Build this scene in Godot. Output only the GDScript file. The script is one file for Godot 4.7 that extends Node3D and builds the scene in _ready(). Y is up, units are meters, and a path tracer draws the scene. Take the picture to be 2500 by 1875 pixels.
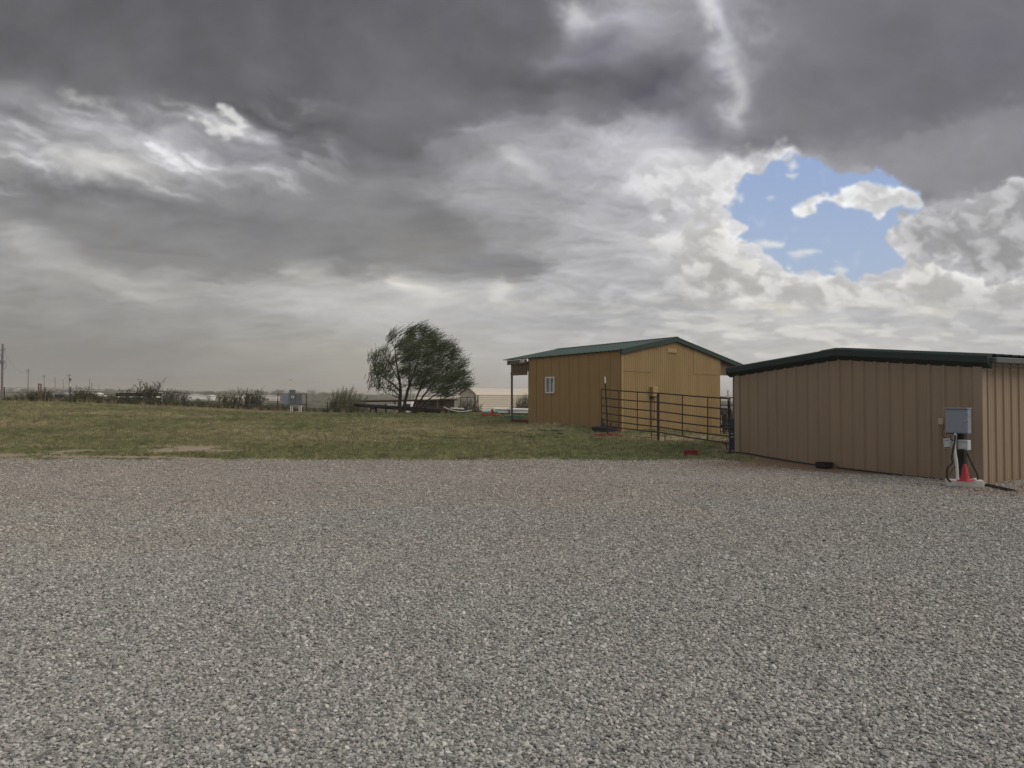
extends Node3D
# A gravel yard with two metal sheds, a pipe gate, a wind-blown tree and a dusty, cloudy sky.

const F := 1850.0            # focal length in photo pixels (photo 2500 x 1875)
const EYE := 1.69            # eye height above the gravel
const PITCH := 1.285         # degrees, looking slightly up

var cam_basis := Basis(Vector3.RIGHT, deg_to_rad(PITCH))
var used := {}
var M := {}
var nz := FastNoiseLite.new()
var nz2 := FastNoiseLite.new()

func _ready() -> void:
	setup_view()
	setup_materials()
	build_ground()
	build_gravel()
	build_grass()
	build_brown_shed()
	build_yellow_shed()
	build_gates()
	build_yard_things()
	build_pedestal()
	build_tree()
	build_pipe_rack()
	build_far_yard()
	build_fence_and_brush()
	build_far()

# ------------------------------------------------------------------ camera, sky, sun, exposure
func setup_view() -> void:
	var cam := Camera3D.new()
	cam.name = "camera"
	cam.position = Vector3(0, EYE, 0)
	cam.basis = cam_basis
	cam.fov = rad_to_deg(2.0 * atan(937.5 / F))
	cam.near = 0.05
	cam.far = 9000.0
	add_child(cam)
	cam.current = true
	var e := Environment.new()
	e.background_mode = Environment.BG_SKY
	e.sky = Sky.new()
	var sm := PanoramaSkyMaterial.new()
	sm.panorama = ImageTexture.create_from_image(make_sky())
	sm.energy_multiplier = 1.0
	e.sky.sky_material = sm
	e.tonemap_mode = Environment.TONE_MAPPER_LINEAR
	e.tonemap_exposure = 1.0
	e.fog_enabled = true
	e.fog_density = 0.0006
	e.fog_light_color = Color(0.80, 0.77, 0.73)
	e.sdfgi_enabled = true
	e.ssao_enabled = true
	e.ssil_enabled = true
	var we := WorldEnvironment.new()
	we.name = "environment"
	we.environment = e
	add_child(we)
	var sun := DirectionalLight3D.new()
	sun.name = "sun"
	sun.light_energy = 0.5
	sun.light_color = Color(1.0, 0.965, 0.91)
	sun.light_angular_distance = 40.0
	sun.shadow_enabled = true
	add_child(sun)
	var to_sun := Vector3(0.9, 0.85, 0.36).normalized()
	sun.look_at_from_position(to_sun * 50.0, Vector3.ZERO, Vector3.UP)

# ------------------------------------------------------------------ sky: air and clouds, computed
# Luminance (0-255 sRGB) of the cloud deck every 312.5 x 120 photo pixels.
const DECK := [
	[100, 97, 95, 100, 112, 158, 138, 116, 107],
	[107, 103, 100, 104, 116, 144, 146, 117, 110],
	[138, 124, 118, 127, 124, 136, 136, 116, 118],
	[166, 172, 150, 129, 154, 190, 165, 140, 134],
	[136, 150, 146, 144, 168, 186, 200, 176, 160],
	[155, 138, 136, 143, 166, 194, 205, 180, 164],
	[150, 156, 166, 181, 182, 188, 205, 200, 186],
	[139, 144, 156, 177, 184, 192, 198, 204, 198],
	[135, 140, 150, 164, 180, 188, 193, 197, 193],
	[134, 139, 149, 160, 178, 187, 192, 195, 192]]
# soft patches: u, v, radius across, radius down, turn in degrees, change of luminance, change of blue
const PATCHES := [
	[720, 300, 260, 70, 20, -12, 0], [430, 350, 180, 60, 14, 22, 2], [255, 400, 95, 32, 6, 34, -12],
	[560, 300, 80, 22, 22, 34, -2], [120, 255, 90, 24, 20, 22, 0], [90, 320, 120, 26, 22, -16, 2], [300, 300, 120, 22, 18, -14, 4],
	[640, 360, 60, 50, 30, 16, 6], [520, 365, 90, 14, 14, -14, 4], [330, 500, 420, 34, 9, -9, 2], [60, 570, 130, 26, 24, 12, -2],
	[250, 665, 160, 16, 10, 12, -3], [340, 720, 70, 16, 16, 16, -6], [640, 652, 230, 18, 2, 10, -4], [720, 668, 60, 16, 12, 16, -10],
	[430, 640, 260, 30, 6, -8, 0], [980, 690, 60, 20, 24, 26, -14], [1045, 712, 70, 16, 14, 22, -10], [1215, 716, 34, 22, 40, 32, -14],
	[920, 760, 220, 12, 4, 10, -4], [1000, 800, 160, 14, 2, 8, -2], [1180, 560, 330, 26, 6, -12, 0], [1050, 505, 260, 14, 4, -6, 2],
	[1130, 345, 180, 20, -10, 14, 2], [1280, 410, 50, 22, 30, 30, -4], [1260, 300, 130, 16, -16, 18, 2], [1500, 500, 220, 24, 8, -14, 4],
	[1410, 45, 70, 26, 26, 44, 6], [1470, 130, 60, 34, -20, -26, 8], [1540, 55, 60, 40, 10, 22, 8], [1420, 145, 90, 20, -4, 22, 4],
	[1360, 190, 200, 26, 4, -14, 0], [1590, 210, 130, 50, -14, -24, 6], [1725, 25, 36, 60, -12, 62, 4], [1750, 115, 36, 40, -30, 40, 4],
	[1795, 185, 30, 60, -24, 44, 4], [1812, 262, 34, 30, -20, 48, 2], [1765, 160, 22, 26, -30, -30, 6], [1690, 300, 60, 60, 0, -14, 4],
	[1850, 350, 150, 26, -8, -26, 2], [1960, 210, 130, 60, 20, -14, 4], [2250, 150, 260, 90, -8, -8, 2], [2440, 110, 120, 70, 0, -6, 10],
	[2400, 355, 30, 12, -36, 26, 2], [2300, 380, 200, 30, -16, 8, 4], [2420, 420, 120, 24, -14, -8, 4], [2260, 470, 120, 26, -6, -26, 4],
	[1660, 420, 100, 40, -14, 24, -4], [1600, 590, 60, 16, 4, 26, -8], [1700, 590, 110, 18, -6, 20, -8], [1750, 660, 120, 30, 14, -14, 4],
	[1600, 700, 200, 24, 0, -10, 8], [1730, 760, 220, 12, 2, -8, 4], [1900, 740, 80, 20, 20, 24, -16], [1830, 730, 90, 18, 14, 18, -12],
	[2060, 760, 240, 10, 2, -10, 4], [2150, 735, 180, 14, 4, 10, -12], [2270, 760, 60, 14, -8, 20, -18], [2380, 740, 130, 12, 0, -14, 2],
	[2120, 805, 300, 10, 2, 10, -10], [2420, 800, 160, 12, 2, -8, 0], [1760, 815, 120, 10, 2, 12, -8], [1560, 850, 60, 10, 2, 16, -6],
	[2060, 850, 380, 20, 0, 6, -10], [1350, 780, 260, 16, 2, -6, 6], [1310, 640, 260, 20, 4, -10, 4], [760, 850, 300, 50, 0, 2, -7],
	[960, 900, 260, 60, 0, -2, -8], [170, 900, 300, 50, 0, -3, 3], [1040, 600, 130, 60, 0, -3, -8], [430, 940, 400, 26, 0, 0, -4],
	[1650, 470, 40, 30, 20, -12, 4], [430, 705, 420, 34, 3, 9, -2], [1050, 725, 300, 26, 2, 9, -2], [1880, 130, 80, 120, -10, 18, 4], [1960, 60, 70, 60, 0, 10, 4], [2150, 60, 160, 60, 10, -10, 2], [2250, 260, 220, 50, -14, -10, 2], [1700, 330, 70, 40, 0, -12, 4], [2080, 250, 90, 40, 20, 8, 6], [1520, 330, 120, 30, -6, 10, 4], [1440, 420, 120, 26, 8, -10, 4], [1130, 330, 170, 50, -10, -16, 0], [120, 610, 140, 22, 22, 14, -2], [290, 655, 60, 14, 18, 14, -4], [870, 690, 130, 16, 6, 14, -4], [560, 690, 200, 16, 4, 8, -2], [1560, 440, 30, 20, 30, 22, 0]]
# large soft masses: outline, luminance, softness in pixels, strength
const MASSES := [
	[[-300, 205, 0, 200, 160, 212, 300, 246, 420, 262, 520, 246, 640, 282, 700, 340, 690, 400, 760, 425, 900, 410, 1000, 352, 1180, 296, 1300, 264, 1450, 272, 1600, 256, 1680, 206, 1690, 150, 1600, 150, 1520, 180, 1420, 130, 1360, 60, 1330, -60, 1330, -400, -300, -400], 99, 55, 0.55],
	[[1300, 262, 1400, 200, 1480, 175, 1560, 150, 1660, 150, 1690, 200, 1620, 262, 1500, 280, 1400, 275], 124, 30, 0.6],
	[[-300, 420, 0, 432, 150, 466, 330, 482, 520, 492, 640, 470, 720, 430, 820, 420, 940, 450, 1040, 505, 1130, 560, 1260, 596, 1360, 640, 1230, 690, 1060, 684, 900, 668, 740, 650, 600, 650, 450, 655, 320, 640, 190, 590, 70, 548, -300, 520], 132, 24, 0.75],
	[[1700, 60, 1690, 300, 1686, 366, 1750, 388, 1860, 372, 1960, 340, 2040, 350, 2120, 410, 2200, 476, 2280, 498, 2380, 470, 2500, 436, 2800, 400, 2800, -400, 1800, -400, 1860, 60, 1850, 260, 1780, 300, 1740, 200], 128, 44, 0.5],
	[[1340, 590, 1460, 560, 1600, 520, 1660, 540, 1600, 590, 1480, 620, 1380, 640], 168, 24, 0.5],
	[[1560, 690, 1700, 670, 1800, 690, 1860, 720, 1800, 760, 1640, 770, 1500, 760, 1460, 720], 184, 26, 0.5],
	[[2330, 560, 2420, 530, 2560, 520, 2560, 640, 2440, 680, 2360, 640], 158, 26, 0.6]]
const HOLE := [1905, 394, 1950, 388, 2000, 392, 2040, 425, 2075, 418, 2100, 412, 2170, 425, 2195, 445, 2240, 470, 2262, 498, 2200, 530, 2166, 560, 2160, 600, 2195, 625, 2215, 650, 2150, 676, 2090, 690, 2035, 684, 1990, 672, 1940, 668, 1912, 662, 1895, 638, 1858, 606, 1832, 592, 1795, 588, 1822, 556, 1780, 532, 1770, 505, 1795, 482, 1803, 452, 1842, 422]
const ARM := [1934, 512, 1958, 492, 1985, 478, 2008, 468, 2028, 480, 2056, 462, 2080, 446, 2100, 440, 2130, 452, 2152, 448, 2200, 455, 2228, 470, 2262, 498, 2215, 512, 2175, 506, 2158, 512, 2146, 526, 2122, 512, 2080, 506, 2048, 500, 2026, 490, 1992, 498, 1988, 520, 1966, 538, 1942, 530]
const BANK := [1540, 640, 1600, 590, 1660, 560, 1720, 545, 1770, 545, 1800, 590, 1832, 604, 1852, 628, 1888, 640, 1912, 668, 1955, 676, 1992, 674, 2035, 668, 2060, 690, 2105, 692, 2150, 680, 2198, 664, 2225, 640, 2262, 640, 2300, 668, 2380, 690, 2440, 692, 2520, 706, 2520, 800, 1540, 800]
const SIDE := [2166, 562, 2198, 536, 2240, 522, 2268, 500, 2320, 512, 2362, 490, 2410, 474, 2460, 462, 2540, 440, 2540, 640, 2470, 690, 2400, 690, 2352, 650, 2290, 646, 2262, 628, 2215, 640, 2188, 600]
const LEFTWHITE := [1540, 440, 1610, 410, 1680, 392, 1760, 392, 1830, 378, 1890, 372, 1945, 384, 1900, 398, 1846, 424, 1806, 456, 1796, 486, 1766, 512, 1800, 536, 1820, 556, 1780, 588, 1700, 545, 1620, 520, 1560, 500]
const DARK := [1800, 260, 1850, 345, 1960, 352, 2060, 362, 2150, 345, 2250, 318, 2340, 295, 2440, 262, 2560, 236, 2560, -200, 1880, -200, 1840, 60]
const UNDER := [2040, 424, 2100, 404, 2180, 418, 2205, 440, 2246, 480, 2290, 500, 2356, 486, 2430, 462, 2560, 430, 2560, 240, 2440, 264, 2340, 298, 2250, 322, 2150, 350, 2060, 368, 2000, 386]
const GAPS := [[462, 288, 500, 290, 545, 300, 600, 318, 626, 330, 600, 336, 540, 324, 515, 322, 490, 305], [535, 258, 562, 264, 590, 290, 615, 310, 600, 322, 575, 300, 548, 280],
	[168, 234, 215, 246, 262, 258, 300, 280, 340, 292, 310, 292, 260, 274, 210, 256, 172, 244], [165, 232, 180, 226, 196, 244, 186, 250, 170, 246],
	[120, 352, 175, 372, 250, 378, 312, 402, 300, 420, 250, 432, 200, 420, 150, 396, 110, 368],
	[1372, 20, 1400, 18, 1430, 34, 1450, 58, 1420, 50, 1390, 34], [1708, -40, 1760, -40, 1742, 40, 1734, 66, 1722, 40], [1786, 150, 1800, 180, 1826, 220, 1822, 262, 1800, 270, 1802, 220],
	[960, 690, 1000, 696, 1050, 708, 1085, 722, 1060, 726, 1010, 716, 980, 704], [1196, 702, 1216, 694, 1236, 716, 1222, 730, 1202, 716],
	[1920, 402, 1938, 394, 1952, 408, 1930, 416], [1924, 428, 1952, 424, 1940, 436], [1870, 482, 1884, 474, 1896, 482, 1880, 488], [1800, 478, 1810, 474, 1816, 490, 1806, 500],
	[1832, 596, 1866, 588, 1912, 598, 1870, 604], [1920, 618, 1958, 608, 2004, 614, 1950, 622], [2024, 658, 2050, 654, 2066, 660, 2040, 664]]

func poly_of(a: Array) -> PackedVector2Array:
	var p := PackedVector2Array()
	for i in range(0, a.size(), 2):
		p.append(Vector2(a[i], a[i + 1]))
	return p

func signed_distance(p: Vector2, poly: PackedVector2Array) -> float:
	var best := 1e9
	var inside := false
	var n := poly.size()
	var a := poly[n - 1]
	for i in n:
		var b := poly[i]
		var e := b - a
		var w := p - a
		var t := clampf(w.dot(e) / maxf(e.length_squared(), 1e-6), 0.0, 1.0)
		best = minf(best, (w - e * t).length_squared())
		if (a.y > p.y) != (b.y > p.y) and p.x < (b.x - a.x) * (p.y - a.y) / (b.y - a.y) + a.x:
			inside = not inside
		a = b
	best = sqrt(best)
	return best if inside else -best

func make_sky() -> Image:
	var w := 4096
	var h := 2048
	var per := w / 360.0
	# soft deck, every 12 photo pixels
	var lw := 260
	var lh := 112
	var low := PackedFloat32Array()
	var lob := PackedFloat32Array()
	low.resize(lw * lh)
	lob.resize(lw * lh)
	for j in lh:
		for i in lw:
			var u := -300.0 + 12.0 * i
			var v := -300.0 + 12.0 * j
			var gx := clampf(u / 312.5, 0.0, 7.999)
			var gy := clampf(v / 120.0, 0.0, 8.999)
			var ix := int(gx)
			var iy := int(gy)
			var rows := []
			for k in range(-1, 3):
				var r: Array = DECK[clampi(iy + k, 0, 9)]
				rows.append(cubic_interpolate(r[ix], r[ix + 1], r[maxi(ix - 1, 0)], r[mini(ix + 2, 8)], gx - ix))
			low[j * lw + i] = cubic_interpolate(rows[1], rows[2], rows[0], rows[3], gy - iy)
			# air is warmer and dustier low on the left, cooler up and to the right
			var rt := clampf(u / 2500.0, 0.0, 1.0)
			var dn := clampf(v / 960.0, 0.0, 1.0)
			lob[j * lw + i] = lerpf(lerpf(4.0, 8.0, rt), lerpf(-6.0, 0.0, rt), dn * dn)
	for q in MASSES:
		var poly := poly_of(q[0])
		for j in lh:
			for i in lw:
				var sd := signed_distance(Vector2(-300.0 + 12.0 * i, -300.0 + 12.0 * j), poly)
				if sd > -q[2]:
					low[j * lw + i] = lerpf(low[j * lw + i], q[1], q[3] * smoothstep(-q[2], q[2], sd))
	for q in PATCHES:
		var ca := cos(deg_to_rad(q[4]))
		var sa := sin(deg_to_rad(q[4]))
		var reach: float = 2.4 * maxf(q[2], q[3])
		for j in range(maxi(0, int((q[1] - reach + 300) / 12)), mini(lh, int((q[1] + reach + 300) / 12) + 1)):
			for i in range(maxi(0, int((q[0] - reach + 300) / 12)), mini(lw, int((q[0] + reach + 300) / 12) + 1)):
				var du: float = -300.0 + 12.0 * i - q[0]
				var dv: float = -300.0 + 12.0 * j - q[1]
				var a: float = (du * ca + dv * sa) / q[2]
				var b: float = (-du * sa + dv * ca) / q[3]
				var g := exp(-(a * a + b * b))
				low[j * lw + i] += q[5] * g
				lob[j * lw + i] += q[6] * g * 0.5
	# window round the picture at full resolution
	var wn := FastNoiseLite.new()
	wn.seed = 11
	wn.fractal_octaves = 5
	wn.frequency = 0.0032
	var fine := FastNoiseLite.new()
	fine.seed = 5
	fine.fractal_octaves = 5
	fine.frequency = 0.009
	var c0 := int(-44.0 * per)
	var c1 := int(44.0 * per)
	var r0 := int((90.0 - 40.0) / 180.0 * h)
	var r1 := int((90.0 + 1.5) / 180.0 * h)
	var ww := c1 - c0
	var wh := r1 - r0
	var lum := PackedFloat32Array()
	var blu := PackedFloat32Array()
	var red := PackedFloat32Array()
	var uu := PackedFloat32Array()
	var vv := PackedFloat32Array()
	for a in [lum, blu, red, uu, vv]:
		a.resize(ww * wh)
	var inv := cam_basis.transposed()
	for y in wh:
		var el := (90.0 - (r0 + y + 0.5) / h * 180.0) * PI / 180.0
		for x in ww:
			var az := (c0 + x + 0.5) / per * PI / 180.0
			var dir := inv * Vector3(sin(az) * cos(el), sin(el), -cos(az) * cos(el))
			var u := 1250.0 - dir.x / dir.z * F
			var v := 937.5 + dir.y / dir.z * F
			var k := y * ww + x
			uu[k] = u
			vv[k] = v
			# clouds flatten towards the horizon
			var flat := 1.0 + 1.1 * pow(clampf(v / 960.0, 0.0, 1.05), 2.0)
			var wx := wn.get_noise_2d(u, v * flat)
			var wy := wn.get_noise_2d(u + 731.0, v * flat - 377.0)
			var f1 := fine.get_noise_2d(u * 0.8 + wx * 60.0, v * flat + wy * 60.0)
			var su := u + wx * 70.0 + f1 * 26.0
			var sv := v + (wy * 46.0 + f1 * 16.0) / flat
			var gx := clampf((su + 300.0) / 12.0, 0.0, lw - 1.01)
			var gy := clampf((sv + 300.0) / 12.0, 0.0, lh - 1.01)
			var ix := int(gx)
			var iy := int(gy)
			var fx := gx - ix
			var fy := gy - iy
			var o := iy * lw + ix
			var l := lerpf(lerpf(low[o], low[o + 1], fx), lerpf(low[o + lw], low[o + lw + 1], fx), fy)
			var bl := lerpf(lerpf(lob[o], lob[o + 1], fx), lerpf(lob[o + lw], lob[o + lw + 1], fx), fy)
			var side := smoothstep(900.0, 1900.0, u + 0.25 * v)
			var dim := 1.0 - 0.75 * smoothstep(700.0, 960.0, v)
			var f2 := fine.get_noise_2d(u * 0.8 + wx * 60.0, (v - 12.0) * flat + wy * 60.0)
			var thin := 0.3 + 0.7 * smoothstep(118.0, 165.0, l)
			l += (f1 * lerpf(4.0, 8.0, side) + (f1 - f2) * lerpf(11.0, 16.0, side)) * dim * thin + wx * 12.0 * dim
			# rows of small puffs low on the bright side
			var low_side := smoothstep(1150.0, 1700.0, u) * smoothstep(640.0, 720.0, v) * smoothstep(950.0, 820.0, v)
			if low_side > 0.0:
				var pf := fine.get_noise_2d(u * 0.7 + wx * 40.0, v * 2.6 + 90.0)
				l += low_side * (smoothstep(-0.08, 0.28, pf) * 22.0 - 11.0)
				bl -= low_side * smoothstep(0.0, 0.3, pf) * 4.0
			# slanting streaks on the windward side
			var st := smoothstep(950.0, 600.0, u) * smoothstep(190.0, 300.0, v) * smoothstep(520.0, 440.0, v)
			if st > 0.0:
				var ra := u * 0.94 + v * 0.34
				var rb := v * 0.94 - u * 0.34
				var sn := fine.get_noise_2d(ra * 0.35 + wx * 50.0, rb * 1.5 + wy * 60.0)
				l += st * (sn * 40.0 + maxf(sn - 0.24, 0.0) * 90.0)
			lum[k] = l
			blu[k] = bl + f1 * 2.0
			red[k] = 0.0
	# clouds with an outline of their own
	var layers := [[DARK, 112.0, 5.0, 60.0, 0.5, 60.0, 0], [UNDER, 141.0, 5.0, 20.0, 0.7, 34.0, 0], [LEFTWHITE, 210.0, 1.0, 22.0, 0.8, 40.0, 2],
		[SIDE, 172.0, 2.0, 9.0, 0.9, 40.0, 1], [HOLE, 0.0, 0.0, 6.0, 1.0, 22.0, 3], [ARM, 212.0, -1.0, 5.0, 0.95, 13.0, 1], [BANK, 200.0, -3.0, 7.0, 0.95, 34.0, 1]]
	for gi in GAPS.size():
		layers.append([GAPS[gi], 232.0 if gi < 2 or gi >= 10 else 214.0, -2.0, 8.0 if gi < 2 or gi >= 10 else 26.0, 0.8 if gi < 2 or gi >= 10 else 0.6, 20.0 if gi < 10 else 9.0, 0])
	for q in layers:
		var poly := poly_of(q[0])
		var box := Rect2(poly[0], Vector2.ZERO)
		for p in poly:
			box = box.expand(p)
		box = box.grow(60.0)
		for k in ww * wh:
			var u := uu[k]
			var v := vv[k]
			if u < box.position.x or v < box.position.y or u > box.end.x or v > box.end.y:
				continue
			var n1 := fine.get_noise_2d(u * 1.3, v * 1.6)
			var n3 := fine.get_noise_2d(u * 1.0 + 300.0 + n1 * 22.0, v * 1.5 + n1 * 22.0)
			var n2 := n1 - fine.get_noise_2d(u * 1.3 + 4.0, (v - 9.0) * 1.6)
			var sd: float = signed_distance(Vector2(u, v), poly) + (n1 * 1.2 + 0.35 * wn.get_noise_2d(u * 2.2, v * 2.6)) * q[5]
			if q[6] == 3:
				var hole := smoothstep(-q[3], q[3], sd)
				var rim := exp(-maxf(-sd, 0.0) / 26.0) * (1.0 - hole) * 22.0 * (1.0 - smoothstep(1980.0, 2080.0, u) * smoothstep(560.0, 480.0, v))
				var t := clampf((v - 390.0) / 300.0, 0.0, 1.0)
				var wisp := maxf(n1 - 0.3, 0.0) * 25.0
				lum[k] = lerpf(lum[k] + rim, lerpf(173.0, 189.0, t) + wisp, hole)
				blu[k] = lerpf(blu[k], lerpf(39.0, 25.0, t) - wisp * 0.5, hole)
				red[k] = lerpf(red[k], lerpf(-22.0, -18.0, t) + wisp * 0.4, hole)
				continue
			var mask: float = smoothstep(-q[3], q[3], sd) * q[4]
			if q[0] == BANK:
				mask *= (1.0 - smoothstep(690.0, 800.0, v)) * smoothstep(1540.0, 1740.0, u + 0.3 * (n1 * 200.0))
			var tone: float = q[1]
			if q[6] == 1:
				tone += n2 * 12.0 + n1 * 10.0 + exp(-maxf(sd, 0.0) / 16.0) * 30.0 + (smoothstep(-0.22, 0.3, n3) - 0.5) * 40.0
			elif q[6] == 2:
				tone += n2 * 10.0 + n1 * 10.0 + (smoothstep(-0.25, 0.3, n3) - 0.5) * 36.0
			else:
				tone += n1 * 3.0 + n3 * 5.0
			lum[k] = lerpf(lum[k], tone, mask)
			blu[k] = lerpf(blu[k], q[2] + n1 * 2.0, mask)
			red[k] = lerpf(red[k], 0.0, mask)
	# the unseen rest of the sky: a broken deck, brightened to fill shaded walls
	var sw := 512
	var sh := 128
	var small := PackedByteArray()
	small.resize(sw * sh * 3)
	for y in sh:
		for x in sw:
			var c := deck_beyond(x * 360.0 / sw, 90.0 - (y + 0.5) * 90.0 / sh, wn, fine)
			var k := (y * sw + x) * 3
			small[k] = clampi(int(c.x), 0, 255)
			small[k + 1] = clampi(int(c.y), 0, 255)
			small[k + 2] = clampi(int(c.z), 0, 255)
	var up := Image.create_from_data(sw, sh, false, Image.FORMAT_RGB8, small)
	up.resize(w, h / 2, Image.INTERPOLATE_CUBIC)
	var out := Image.create_empty(w, h, false, Image.FORMAT_RGB8)
	out.fill(Color8(112, 106, 98))
	out.blit_rect(up, Rect2i(0, 0, w, h / 2), Vector2i.ZERO)
	var bytes := PackedByteArray()
	bytes.resize(ww * wh * 3)
	for y in wh:
		for x in ww:
			var k := y * ww + x
			var l := lum[k]
			var c := Vector3(l + red[k] + 0.5, l, l + blu[k])
			if blu[k] < 0.0:
				c.x -= blu[k] * 0.25
			var off := maxf(maxf(absf(uu[k] - 1250.0) - 1290.0, -vv[k] - 40.0), 0.0)
			if off > 0.0:
				var b := deck_beyond(fposmod((c0 + x + 0.5) / per, 360.0), 90.0 - (r0 + y + 0.5) / h * 180.0, wn, fine)
				c = c.lerp(b, smoothstep(0.0, 190.0, off))
			bytes[k * 3] = clampi(int(c.x), 0, 255)
			bytes[k * 3 + 1] = clampi(int(c.y), 0, 255)
			bytes[k * 3 + 2] = clampi(int(c.z), 0, 255)
	var win := Image.create_from_data(ww, wh, false, Image.FORMAT_RGB8, bytes)
	out.blit_rect(win, Rect2i(0, 0, -c0, wh), Vector2i(w + c0, r0))
	out.blit_rect(win, Rect2i(-c0, 0, c1, wh), Vector2i(0, r0))
	return out

func deck_beyond(az: float, el: float, wn: FastNoiseLite, fine: FastNoiseLite) -> Vector3:
	var a := deg_to_rad(az)
	var e := deg_to_rad(maxf(el, 0.0))
	var s := 1.0 / (sin(e) + 0.16)
	var x := sin(a) * cos(e) * s * 260.0
	var z := -cos(a) * cos(e) * s * 260.0
	var n := wn.get_noise_2d(x + 900.0, z)
	var f := fine.get_noise_2d(x * 0.6, z * 0.6)
	var l := 174.0 + 8.0 * sin(a) * cos(e) + n * 60.0 + f * 14.0  # base tone raised above the visible deck as fill light
	return Vector3(l + 1.0, l, l + 3.0)

# ------------------------------------------------------------------ where things are
func ray(u: float, v: float) -> Vector3:
	return cam_basis * Vector3((u - 1250.0) / F, (937.5 - v) / F, -1.0)

func P(u: float, v: float, d: float) -> Vector3:      # the point of that photo pixel at depth d
	var r := ray(u, v)
	return Vector3(0, EYE, 0) + r * (d / -r.z)

func G(u: float, v: float) -> Vector3:                # the ground under that photo pixel
	var r := ray(u, v)
	var d := 2.0
	while d < 300.0:
		var p := Vector3(0, EYE, 0) + r * (d / -r.z)
		if p.y <= H(p.x, p.z):
			return Vector3(p.x, H(p.x, p.z), p.z)
		d += 0.02 + d * 0.0008
	return P(u, v, 60.0)

func on_ground(u: float, d: float) -> Vector3:
	var p := P(u, 979.0, d)
	p.y = H(p.x, p.z)
	return p

const RISE := [[-60.0, 0.0], [0.0, 0.0], [12.0, 0.0], [16.0, 0.05], [20.0, 0.2], [26.0, 0.5], [31.0, 0.68], [40.0, 0.77], [49.0, 0.8], [55.0, 0.72], [80.0, 0.1], [160.0, -1.4], [320.0, -2.2], [900.0, -1.5], [9000.0, -2.0]]

func H(x: float, z: float) -> float:
	var d := -z
	var i := 0
	while i < RISE.size() - 2 and d > RISE[i + 1][0]:
		i += 1
	var a: Array = RISE[i]
	var b: Array = RISE[i + 1]
	var t := clampf((d - a[0]) / (b[0] - a[0]), 0.0, 1.0)
	var ma: float = (b[1] - RISE[maxi(i - 1, 0)][1]) / (b[0] - RISE[maxi(i - 1, 0)][0]) if i > 0 else 0.0
	var mb: float = (RISE[mini(i + 2, RISE.size() - 1)][1] - a[1]) / (RISE[mini(i + 2, RISE.size() - 1)][0] - a[0])
	var w: float = b[0] - a[0]
	var h := (2 * t * t * t - 3 * t * t + 1) * float(a[1]) + (t * t * t - 2 * t * t + t) * w * ma + (-2 * t * t * t + 3 * t * t) * float(b[1]) + (t * t * t - t * t) * w * mb
	if d < 12.0:
		h = 0.0
	h *= 1.0 - 0.68 * smoothstep(4.5, 9.0, x) * smoothstep(23.0, 32.0, d)
	h += 0.82 * smoothstep(-9.0, -36.0, x) * smoothstep(20.0, 50.0, d) * (1.0 - smoothstep(54.0, 110.0, d))
	h += 0.08 * exp(-((x - 6.0) * (x - 6.0) + (d - 20.6) * (d - 20.6)) / 2.5)
	h += 0.13 * exp(-((x - 1.9) * (x - 1.9) + (d - 29.4) * (d - 29.4)) / 1.8)
	if d > 150.0:
		h += smoothstep(150.0, 800.0, d) * (5.0 - 8.5 * tanh((x + 60.0) / 240.0) + 3.0 * nz.get_noise_2d(x * 0.4, d * 0.4) + 6.0 * smoothstep(900.0, 2500.0, d))
	if d > 18.0:
		h += smoothstep(18.0, 24.0, d) * 0.05 * nz.get_noise_2d(x * 6.0, d * 6.0)
	return h

func edge_depth(x: float) -> float:                   # how far back the gravel reaches
	var e := 19.25 + 0.25 * nz.get_noise_2d(x * 12.0, 3.0) + 0.12 * nz.get_noise_2d(x * 60.0, 9.0) - 0.012 * x
	if x > 4.0:
		var wall := 20.4 - (x - 6.04) * 1.667
		if x > 9.3:
			wall = 15.0 + (x - 9.28) * 0.6
		var gap := lerpf(2.3, 0.15, smoothstep(6.4, 8.8, x)) + 0.2 * nz.get_noise_2d(x * 40.0, 50.0)
		e = lerpf(e, minf(e, wall - gap), smoothstep(4.0, 5.6, x))
	return e

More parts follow.
